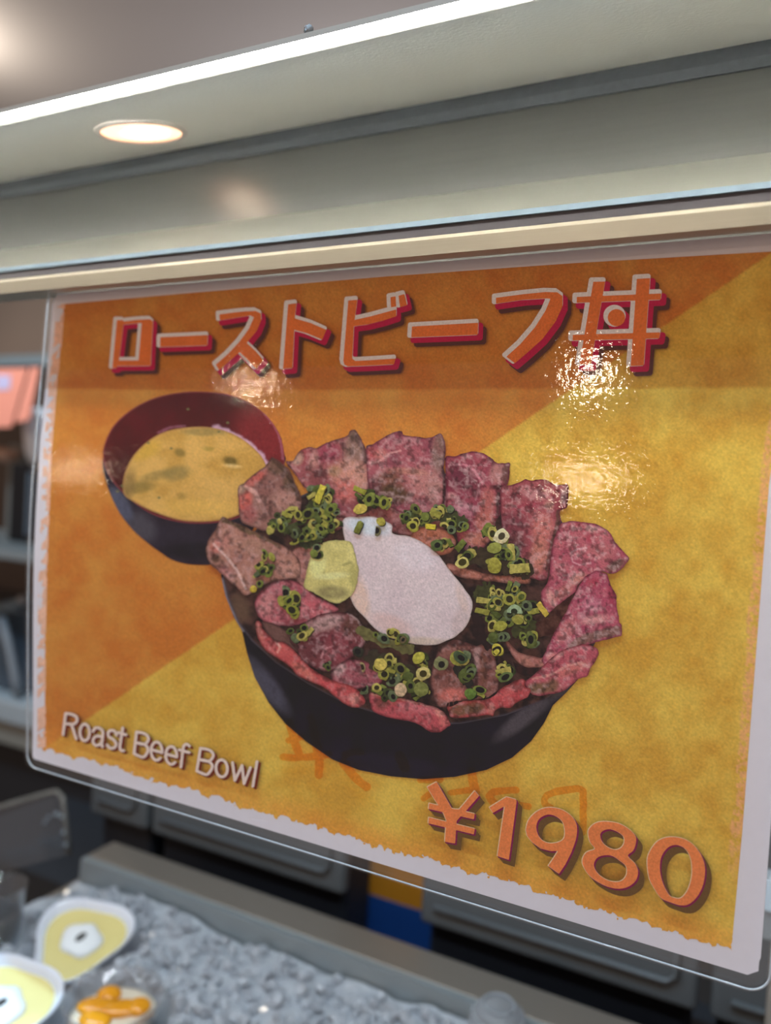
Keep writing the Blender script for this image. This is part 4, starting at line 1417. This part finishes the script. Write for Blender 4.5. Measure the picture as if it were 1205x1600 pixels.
bm_obj('tray_bottom', bm, M_tray, tray)
bm = bmesh.new()
box(bm, TX0 - 0.004, TX0, -0.19, 0.2585, TZ - 0.068, TZ - 0.02)
bm_obj('tray_side', bm, M_tray, tray)

# crushed ice: heaped surface plus shards, nobody could count it
M_ice = bpy.data.materials.new('crushed_ice')
M_ice.use_nodes = True
nt = M_ice.node_tree
b = nt.nodes['Principled BSDF']
b.inputs['Base Color'].default_value = (*lin((206, 214, 222)), 1)
b.inputs['Roughness'].default_value = 0.18
b.inputs['Transmission Weight'].default_value = 0.25
b.inputs['IOR'].default_value = 1.31
tc = nt.nodes.new('ShaderNodeTexCoord')
n = nt.nodes.new('ShaderNodeTexNoise')
n.inputs['Scale'].default_value = 110
nt.links.new(tc.outputs['Object'], n.inputs['Vector'])
mx = nt.nodes.new('ShaderNodeMix')
mx.data_type = 'RGBA'
mx.inputs['A'].default_value = (*lin((150, 160, 172)), 1)
mx.inputs['B'].default_value = (*lin((222, 228, 234)), 1)
nt.links.new(n.outputs['Fac'], mx.inputs['Factor'])
nt.links.new(mx.outputs['Result'], b.inputs['Base Color'])


HOLLOWS = []          # where dishes are pressed into the ice: (x, y, radius)


def ice_z(x, y):
    p = np.array([[x, y]])
    z = TZ - 0.0135 + 0.015 * (fbm(p, 0.030, 3, 3)[0] - 0.5) + 0.008 * (fbm(p, 0.09, 6, 2)[0] - 0.5)
    for hx, hy, hr, hz in HOLLOWS:
        q = math.hypot(x - hx, y - hy) / hr
        if q < 1.5:
            w = min(1.0, max(0.0, (1.5 - q) / 0.4))
            z = z * (1 - w) + min(z, hz) * w
    return z


bc = at_z(130, 1474, TZ - 0.018)
bc2 = at_z(6, 1578, TZ - 0.018)
cc = at_z(178, 1562, TZ - 0.004)
gc = at_z(-4, 1440, TZ - 0.01)
HOLLOWS += [(bc.x + 0.004, bc.y - 0.004, 0.0285, TZ - 0.040), (bc2.x + 0.004, bc2.y - 0.004, 0.0285, TZ - 0.040), (cc.x, cc.y, 0.025, TZ - 0.050), (gc.x, gc.y, 0.018, TZ - 0.040)]
bm = bmesh.new()
nx, ny = 110, 74
ix0, ix1, iy0, iy1 = TX0 + 0.001, TX1 - 0.002, -0.188, 0.2185
grid = [[bm.verts.new((ix0 + (ix1 - ix0) * i / nx, iy0 + (iy1 - iy0) * j / ny,
                       ice_z(ix0 + (ix1 - ix0) * i / nx, iy0 + (iy1 - iy0) * j / ny))) for i in range(nx + 1)] for j in range(ny + 1)]
for j in range(ny):
    for i in range(nx):
        bm.faces.new((grid[j][i], grid[j][i + 1], grid[j + 1][i + 1], grid[j + 1][i]))
ir = random.Random(4)
for _ in range(3400):
    x, y = ir.uniform(TX0 + 0.012, 0.12), ir.uniform(-0.02, 0.2135)
    r = ir.choice([0.0022, 0.003, 0.0038, 0.0048])
    if any(math.hypot(x - h[0], y - h[1]) < h[2] * 1.45 for h in HOLLOWS):
        continue
    rot = Matrix.Rotation(ir.uniform(0, 6.28), 4, Vector((ir.uniform(-1, 1), ir.uniform(-1, 1), ir.uniform(-1, 1.01))).normalized())
    M4 = Matrix.Translation((x, y, ice_z(x, y) + r * ir.uniform(0, 0.8))) @ rot @ Matrix.Diagonal((1, ir.uniform(0.6, 1), ir.uniform(0.5, 0.9), 1))
    res = bmesh.ops.create_icosphere(bm, subdivisions=1, radius=r, matrix=M4)
    for v in res['verts']:
        v.co += Vector((ir.uniform(-1, 1), ir.uniform(-1, 1), ir.uniform(-1, 1))) * r * 0.25
tag(bm_obj('crushed_ice', bm, M_ice), 'bed of crushed ice filling the steel tray under the sign', 'ice', kind='stuff')

# --- white three-cornered bowls of custard
M_china = mat('white_porcelain', (222, 228, 240), 0.2, spec=0.5, noise=0.02)
M_custard = mat('yellow_custard', (222, 208, 138), 0.35, noise=0.05, nscale=60)
M_cream = mat('white_cream', (236, 240, 242), 0.4, noise=0.03, nscale=80)
M_seed = mat('dark_seed', (38, 36, 34), 0.4)


def tri_warp(a):
    return 1.0 + 0.115 * math.cos(3 * (a - math.radians(20)))


def custard_bowl(center, size, tilt, label, rotz=0.0):
    t = thing('custard_bowl', center, label, 'bowl', 'white three-cornered custard bowls on the ice')
    s = size
    rotm = Matrix.Translation(center) @ Matrix.Rotation(tilt[0], 4, 'X') @ Matrix.Rotation(tilt[1], 4, 'Y') @ Matrix.Rotation(rotz, 4, 'Z')

    def fin(bm, name, m_, par, smooth=True):
        bmesh.ops.transform(bm, matrix=rotm, verts=bm.verts[:])
        return bm_obj(name, bm, m_, par, smooth)
    bm = bmesh.new()
    lathe(bm, [(0.40 * s, 0.0), (0.62 * s, 0.10 * s), (0.85 * s, 0.30 * s), (1.0 * s, 0.55 * s), (1.0 * s, 0.58 * s), (0.97 * s, 0.585 * s),
               (0.90 * s, 0.45 * s), (0.80 * s, 0.34 * s)], seg=72, warp=tri_warp)
    fin(bm, 'bowl_body', M_china, t)
    bm = bmesh.new()
    lathe(bm, [(0.84 * s, 0.36 * s), (0.835 * s, 0.405 * s), (0.80 * s, 0.41 * s), (0.4 * s, 0.412 * s), (0.02 * s, 0.412 * s)], seg=72, warp=tri_warp)
    fin(bm, 'custard', M_custard, t)
    bm = bmesh.new()
    lathe(bm, [(0.42 * s, 0.405 * s), (0.43 * s, 0.44 * s), (0.31 * s, 0.49 * s), (0.12 * s, 0.51 * s), (0.01 * s, 0.51 * s)], seg=40,
          warp=lambda a: 1 + 0.10 * math.cos(2 * a + 1) + 0.06 * math.cos(5 * a))
    cr = fin(bm, 'cream', M_cream, t)
    bm = bmesh.new()
    bmesh.ops.create_uvsphere(bm, u_segments=16, v_segments=10, radius=1.0,
                              matrix=Matrix.Translation((0, 0, 0.515 * s)) @ Matrix.Rotation(0.9, 4, 'Z') @ Matrix.Diagonal((0.13 * s, 0.075 * s, 0.05 * s, 1)))
    fin(bm, 'seed', M_seed, cr)
    return t


custard_bowl((bc.x, bc.y, TZ - 0.026), 0.0335, (0.30, 0.16), 'white three-cornered bowl of yellow custard, whole, nearest the tray back', 0.45)
custard_bowl((bc2.x, bc2.y, TZ - 0.026), 0.0335, (0.30, 0.16), 'white custard bowl cut off by the lower left edge of the picture', 0.35)

# --- clear cup of peach and cream
M_clear = film_mat('clear_plastic', tint=(0.95, 0.95, 0.95), haze=0.06, haze_col=(0.8, 0.8, 0.82), rough=0.05, ior=1.5)
M_peach = mat('orange_peach', (226, 152, 24), 0.25, noise=0.15, nscale=80)
cup = thing('dessert_cup', (cc.x, cc.y, TZ - 0.045), 'clear plastic cup of orange peaches and cream in front of the custard bowl', 'cup')
cz = TZ - 0.045
bm = bmesh.new()
lathe(bm, [(0.018, 0.0), (0.024, 0.020), (0.0285, 0.041), (0.0305, 0.0415), (0.0305, 0.043), (0.0280, 0.043), (0.0235, 0.021), (0.0175, 0.0012)],
      (cc.x, cc.y, cz), 48)
bm_obj('cup_wall', bm, M_clear, cup, True)
bm = bmesh.new()
lathe(bm, [(0.0172, 0.0015), (0.0232, 0.020), (0.0262, 0.031), (0.020, 0.0335), (0.001, 0.0345)], (cc.x, cc.y, cz), 40)
bm_obj('cream', bm, mat('pale_cream', (226, 212, 188), 0.4, noise=0.06), cup, True)
for dx, dy, rz, ln in ((-0.010, -0.004, 0.5, 0.016), (0.004, 0.002, 0.7, 0.017), (-0.002, -0.013, 0.3, 0.013), (0.012, 0.009, 1.0, 0.010), (-0.012, 0.008, 0.2, 0.010)):
    bm = bmesh.new()
    bmesh.ops.create_uvsphere(bm, u_segments=18, v_segments=12, radius=1.0,
                              matrix=Matrix.Translation((cc.x + dx, cc.y + dy, cz + 0.0355)) @ Matrix.Rotation(rz, 4, 'Z') @
                              Matrix.Diagonal((ln * 0.78, 0.0075, 0.0036, 1)))
    bm_obj('peach_slice', bm, M_peach, cup, True)

# --- clear dome lid at the front, on the tray rim
dc = at_z(778, 1592, TZ + 0.006)
dome = thing('dome_lid', (dc.x, dc.y, TZ), 'frosted clear plastic dome lid at the steel rim below the price', 'lid')
bm = bmesh.new()
lathe(bm, [(0.0165, -0.03), (0.0185, -0.012), (0.0180, 0.004), (0.0165, 0.006), (0.0150, 0.0105), (0.0115, 0.014), (0.0060, 0.016), (0.001, 0.0163)],
      (dc.x, dc.y, TZ), 40)
M_frost = film_mat('frosted_plastic', tint=(0.85, 0.87, 0.9), haze=0.42, haze_col=(0.62, 0.66, 0.70), rough=0.2)
bm_obj('dome', bm, M_frost, dome, True)
bm = bmesh.new()
for rr, zz in ((0.0155, 0.0095), (0.0098, 0.0155)):
    tube(bm, [(dc.x + rr * math.cos(a), dc.y + rr * math.sin(a), TZ + zz) for a in np.linspace(0, 2 * math.pi, 32, endpoint=False)], 0.0006, 6, True)
bm_obj('ridge', bm, mat('frosted_ridge', (158, 166, 174), 0.3), dome, True)

# --- clear tumbler at the left edge of the ice
gl = thing('glass_tumbler', (gc.x, gc.y, TZ - 0.035), 'clear glass tumbler at the left edge, behind the cut-off custard bowl', 'glass')
bm = bmesh.new()
lathe(bm, [(0.014, 0.0), (0.017, 0.02), (0.019, 0.050), (0.0195, 0.052), (0.0185, 0.052), (0.0160, 0.021), (0.0125, 0.004)], (gc.x, gc.y, TZ - 0.035), 40)
bm_obj('tumbler', bm, film_mat('tumbler_glass', tint=(0.8, 0.82, 0.84), haze=0.05, rough=0.03, ior=1.6), gl, True)

# --- bent clear acrylic holder behind the tumbler
M_acry = film_mat('clear_acrylic', tint=(0.86, 0.88, 0.90), haze=0.05, haze_col=(0.6, 0.65, 0.7), rough=0.05, ior=1.5)
AY = 0.262
a0, a1, a2, a3 = at_y(-60, 1278, AY - 0.05), at_y(86, 1236, AY), at_y(108, 1335, AY), at_y(-30, 1372, AY - 0.05)
ah = thing('acrylic_holder', (a2.x, a2.y, a2.z), 'clear bent acrylic holder standing at the left end of the ice tray', 'holder')
bm = bmesh.new()
prism(bm, [a0, a1, a2, a3], (0.0, 0.0025, 0))
bm_obj('front_sheet', bm, M_acry, ah)
bm = bmesh.new()
e1 = at_y(98, 1246, AY)
tube(bm, [a0, a0.lerp(a1, 0.5), a0.lerp(a1, 0.92), a1 + Vector((0.002, 0, 0.0002)), e1, e1.lerp(a2, 0.3), a2], 0.0022, 8)
bm_obj('rim', bm, mat('acrylic_rim', (122, 122, 118), 0.25, spec=0.6, noise=0.25, nscale=90), ah, True)
bm = bmesh.new()
for q in ((76, 1277), (88, 1272), (97, 1276), (70, 1285), (100, 1300), (103, 1320)):
    c_ = at_y(q[0], q[1], AY - 0.002)
    bmesh.ops.create_icosphere(bm, subdivisions=2, radius=0.0021, matrix=Matrix.Translation(c_))
bm_obj('water_drops', bm, mat('water_drop', (150, 166, 178), 0.1, spec=0.8), ah, True)

# ------------------------------------------------------------------ black bins and a carton behind the tray
M_bin = mat('black_plastic_bin', (74, 73, 72), 0.5, noise=0.12, nscale=20)
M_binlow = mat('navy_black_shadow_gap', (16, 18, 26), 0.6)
BY = 0.30


Z_LIP = at_y(350, 1340, BY).z


def storage_bin(xa, xb, label, seed):
    pa, pb = xa, xb
    zt = -0.17
    z_lip = Z_LIP
    t = thing('storage_bin', ((pa + pb) / 2, BY + 0.03, -0.42), label, 'bin', 'black storage bins behind the ice tray')
    bm = bmesh.new()
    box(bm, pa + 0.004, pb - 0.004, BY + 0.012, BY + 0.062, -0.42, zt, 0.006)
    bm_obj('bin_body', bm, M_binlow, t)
    bm = bmesh.new()
    box(bm, pa, pb, BY, BY + 0.0125, z_lip, zt + 0.004, 0.004)
    bm_obj('bin_front', bm, M_bin, t)
    bm = bmesh.new()
    tube(bm, [(pa + 0.012, BY - 0.001, z_lip + 0.016), (pb - 0.020, BY - 0.001, z_lip + 0.016), (pb - 0.014, BY - 0.001, z_lip + 0.022),
              (pb - 0.013, BY - 0.001, zt - 0.01)], 0.0022, 8)
    bm_obj('moulded_ridge', bm, M_bin, t, True)
    return t


def xat(px, py):
    return at_y(px, py, BY).x


g0, g1 = xat(536, 1400), xat(655, 1440)
s0, s1 = xat(1092, 1540), xat(1112, 1548)
storage_bin(xat(232, 1290) + 0.003, g0, 'black plastic bin behind the tray, left of the orange carton', 1)
storage_bin(xat(140, 1262), xat(232, 1290) - 0.003, 'black plastic bin at the left end of the row behind the tray', 2)
storage_bin(g1, s0, 'black plastic bin behind the tray, right of the orange carton', 3)
storage_bin(s1, s1 + 0.16, 'black plastic bin at the right end, past the narrow dark slot', 4)
ct = thing('carton', ((g0 + g1) / 2, BY + 0.10, -0.42), 'orange carton with a blue lower panel between two black bins', 'carton')
bm = bmesh.new()
cy0 = BY + 0.07
c0, c1 = at_y(548, 1395, cy0).x, at_y(660, 1440, cy0).x
box(bm, c0 - 0.004, c1 + 0.03, cy0, cy0 + 0.10, -0.42, -0.20, 0.002)
bm_obj('carton_body', bm, mat('orange_card', (196, 122, 20), 0.6, noise=0.06), ct)
bm = bmesh.new()
zb = at_y(600, 1404, cy0).z
box(bm, c0 + 0.010, c1 + 0.031, cy0 - 0.0008, cy0 + 0.02, -0.42, zb, 0.0004)
bm_obj('blue_panel', bm, mat('blue_print', (22, 62, 122), 0.5, noise=0.05), ct)

# dark base cabinet that the bins stand on and the case stands over
bm = bmesh.new()
box(bm, -0.70, 0.55, -0.2, 0.50, -1.1, -0.42)
M_cab = mat('dark_case_base', (30, 30, 33), 0.6, noise=0.1)
bm_obj('x', bm, M_cab).name = 'case_base'
tag(bpy.data.objects['case_base'], 'dark base cabinet under the ice tray and bins', 'cabinet')
bm = bmesh.new()
box(bm, TX0 + 0.01, TX1 - 0.01, -0.18, 0.21, -0.42, TZ - 0.068)
tag(bm_obj('tray_stand', bm, M_cab), 'dark plinth holding the ice tray up off the cabinet', 'plinth')

# steel edge glimpsed right of the sign
sx = at_y(1200, 1375, 0.20)
rb = thing('steel_divider', (sx.x, 0.20, -0.30), 'pale steel divider glimpsed right of the sign', 'divider')
M_pale = mat('bright_pale_steel', (196, 212, 222), 0.3, 0.3, noise=0.08, nscale=50)
bm = bmesh.new()
z0, z1 = at_y(1200, 1425, 0.20).z, at_y(1200, 1372, 0.20).z
box(bm, sx.x - 0.001, sx.x + 0.09, 0.20, 0.212, z0, z1, 0.001)
bm_obj('upper_bar', bm, M_pale, rb)
bm = bmesh.new()
z2 = at_y(1200, 1475, 0.20).z
box(bm, sx.x - 0.0008, sx.x + 0.09, 0.2035, 0.212, z2, z0 - 0.0012, 0.001)
bm_obj('lower_bar', bm, mat('grey_steel_bar', (134, 140, 142), 0.4, 0.3), rb)
bm = bmesh.new()
box(bm, sx.x + 0.004, sx.x + 0.09, 0.206, 0.212, TZ - 0.005, z2, 0.0008)
bm_obj('post', bm, M_tray, rb)

# ------------------------------------------------------------------ kitchen seen past the left edge of the sign
KY = 0.95


def quad_thing(name, pts, Y, thick, material, label, cat, group=None):
    P3 = [at_y(x, y, Y) for x, y in pts]
    bm = bmesh.new()
    prism(bm, P3, (0, thick, 0))
    return tag(bm_obj(name, bm, material), label, cat, group)


# upper cabinet (dark brown) with a steel rail below
cab_t, cab_b = at_y(20, 430, KY), at_y(20, 556, KY)
cb = thing('wall_cupboard', (cab_b.x, KY + 0.1, cab_b.z), 'dark brown kitchen cupboard under the hood, left of the sign', 'cupboard')
bm = bmesh.new()
box(bm, -2.6, 0.2, KY, KY + 0.25, cab_b.z, cab_b.z + 0.30)
bm_obj('cupboard_front', bm, mat('brown_laminate', (98, 82, 70), 0.5, noise=0.06, nscale=6), cb)
bm = bmesh.new()
zr = at_y(20, 574, KY).z
box(bm, -2.6, 0.2, KY - 0.012, KY + 0.06, zr, cab_b.z - 0.001, 0.003)
bm_obj('steel_rail', bm, mat('blue_grey_steel', (112, 128, 134), 0.4, 0.3, noise=0.05), cb)

M_salmon = mat('salmon_pink_card', (232, 150, 128), 0.6, noise=0.06, nscale=12)
sheet = quad_thing('menu_card', [(-40, 577), (43, 575), (17, 667), (-60, 669)], KY - 0.03, 0.004, M_salmon,
                   'salmon pink menu card with a lavender patch hanging by the cupboard', 'card', 'pink menu cards by the cupboard')
bm = bmesh.new()
prism(bm, [at_y(-6, 586, KY - 0.0315), at_y(16, 586, KY - 0.0315), at_y(15, 608, KY - 0.0315), at_y(-6, 610, KY - 0.0315)], (0, 0.0015, 0))
bm_obj('lavender_patch', bm, mat('lavender_print', (190, 186, 220), 0.6), sheet)
quad_thing('menu_card', [(48, 574), (61, 574), (45, 656), (23, 660)], KY - 0.03, 0.004, M_salmon,
           'narrow salmon pink menu card, the one next to the sign', 'card', 'pink menu cards by the cupboard')

# kitchen shelf with a few blurred vessels
shz = at_y(20, 848, KY).z
sh = thing('kitchen_shelf', (-1.2, KY + 0.1, shz - 0.02), 'grey steel shelf at mid height in the kitchen left of the sign', 'shelf')
bm = bmesh.new()
box(bm, -2.3, -0.2, KY - 0.12, KY + 0.25, shz - 0.02, shz, 0.003)
bm_obj('shelf_board', bm, mat('grey_shelf_steel', (120, 128, 130), 0.4, 0.3), sh)
bm = bmesh.new()
p0 = at_y(4, 780, KY)
box(bm, p0.x - 0.12, p0.x + 0.004, KY + 0.10, KY + 0.14, shz, at_y(4, 690, KY).z, 0.003)
tag(bm_obj('grey_canister', bm, mat('grey_metal', (104, 108, 106), 0.45, 0.2, noise=0.08)), 'grey metal canister on the kitchen shelf at the left edge', 'canister')
bx0, bx1 = at_y(14, 780, KY + 0.02).x, at_y(50, 780, KY + 0.02).x
bk = thing('black_oven', ((bx0 + bx1) / 2 + 0.1, KY + 0.1, shz), 'black countertop oven on the kitchen shelf beside the sign', 'oven')
bm = bmesh.new()
ztop = at_y(30, 724, KY + 0.02).z
box(bm, bx0, bx1 + 0.30, KY + 0.02, KY + 0.24, shz, ztop, 0.006)
bm_obj('oven_body', bm, mat('black_enamel', (16, 17, 20), 0.5, spec=0.2), bk)
bm = bmesh.new()
box(bm, bx1 - 0.006, bx1 + 0.004, KY + 0.008, KY + 0.02, shz + 0.02, ztop - 0.02, 0.002)
bm_obj('door_handle', bm, mat('blue_grey_handle', (84, 98, 110), 0.35, 0.4), bk)

cpos = at_y(52, 705, KY + 0.08)
wc = thing('white_bowl', (cpos.x, KY + 0.10, ztop), 'white bowl standing on the black oven beside the sign', 'bowl')
bm = bmesh.new()
hgt = at_y(52, 640, KY + 0.10).z - ztop
lathe(bm, [(0.022, 0), (0.034, 0.2 * hgt), (0.040, 0.55 * hgt), (0.042, hgt), (0.040, hgt), (0.036, 0.55 * hgt), (0.028, 0.25 * hgt)], (cpos.x, KY + 0.10, ztop), 36)
bm_obj('bowl', bm, mat('white_ceramic', (228, 232, 236), 0.3), wc, True)
tpos = at_y(24, 712, KY + 0.08)
tn = thing('tan_dish', (tpos.x, KY + 0.07, ztop), 'small tan dish on the black oven left of the white bowl', 'dish')
bm = bmesh.new()
lathe(bm, [(0.012, 0), (0.026, 0.012), (0.034, 0.035), (0.032, 0.035), (0.022, 0.014)], (tpos.x - 0.002, KY + 0.06, ztop), 32)
bm_obj('dish', bm, mat('tan_glaze', (176, 142, 122), 0.4, noise=0.1), tn, True)

# lower shelf: small pans and a peach-coloured jar over the steel counter
cz1 = at_y(20, 1085, KY).z
kc = thing('kitchen_counter', (-1.2, KY + 0.15, -1.1), 'pale steel kitchen counter at the left, lowest level beside the sign', 'counter')
bm = bmesh.new()
zt2, zm2, zb2 = at_y(25, 1092, KY).z, at_y(25, 1128, KY).z, at_y(25, 1168, KY).z
box(bm, -2.4, -0.1, KY - 0.02, KY + 0.55, zm2, zt2, 0.006)
bm_obj('worktop', bm, mat('pale_counter_steel', (172, 184, 190), 0.35, 0.3, noise=0.05), kc)
bm = bmesh.new()
box(bm, -2.4, -0.1, KY, KY + 0.50, zb2, zm2, 0.004)
bm_obj('apron', bm, mat('grey_counter_apron', (140, 140, 132), 0.45, 0.3, noise=0.08), kc)
bm = bmesh.new()
box(bm, -2.4, -0.1, KY + 0.05, KY + 0.50, -1.1, zb2)
bm_obj('cabinet', bm, M_cab, kc)

pb0 = at_y(25, 1020, KY + 0.05)
pan = thing('tall_pan', (pb0.x, KY + 0.12, zt2), 'dark blue-grey tall pan on the steel counter beside the sign', 'pan')
bm = bmesh.new()
ph = at_y(25, 955, KY + 0.05).z - zt2
lathe(bm, [(0.11, 0), (0.115, 0.02), (0.115, ph), (0.121, ph + 0.004), (0.112, ph + 0.004), (0.108, 0.01)], (pb0.x - 0.01, KY + 0.14, zt2), 48)
bm_obj('pan_body', bm, mat('blue_grey_pan', (74, 86, 98), 0.4, 0.3, noise=0.12, nscale=12), pan, True)
bm = bmesh.new()
tube(bm, [at_y(2, 965, KY), at_y(14, 1010, KY), at_y(24, 1060, KY), at_y(28, 1088, KY)], 0.010, 8)
bm_obj('strap', bm, mat('pale_strap', (124, 128, 132), 0.5), pan, True)
lid = thing('ladle', (pb0.x - 0.02, KY + 0.05, zt2 + ph), 'grey steel ladle lying across the tall pan', 'ladle')
bm = bmesh.new()
tube(bm, [at_y(-10, 948, KY), at_y(10, 950, KY), at_y(24, 944, KY), at_y(34, 938, KY)], 0.006, 8)
bm_obj('ladle_handle', bm, mat('ladle_steel', (122, 140, 148), 0.3, 0.4), lid, True)
bm = bmesh.new()
bmesh.ops.create_uvsphere(bm, u_segments=20, v_segments=12, radius=0.012, matrix=Matrix.Translation(at_y(36, 937, KY)))
bm_obj('ladle_cup', bm, mat('ladle_cup_steel', (150, 150, 152), 0.3, 0.4), lid, True)
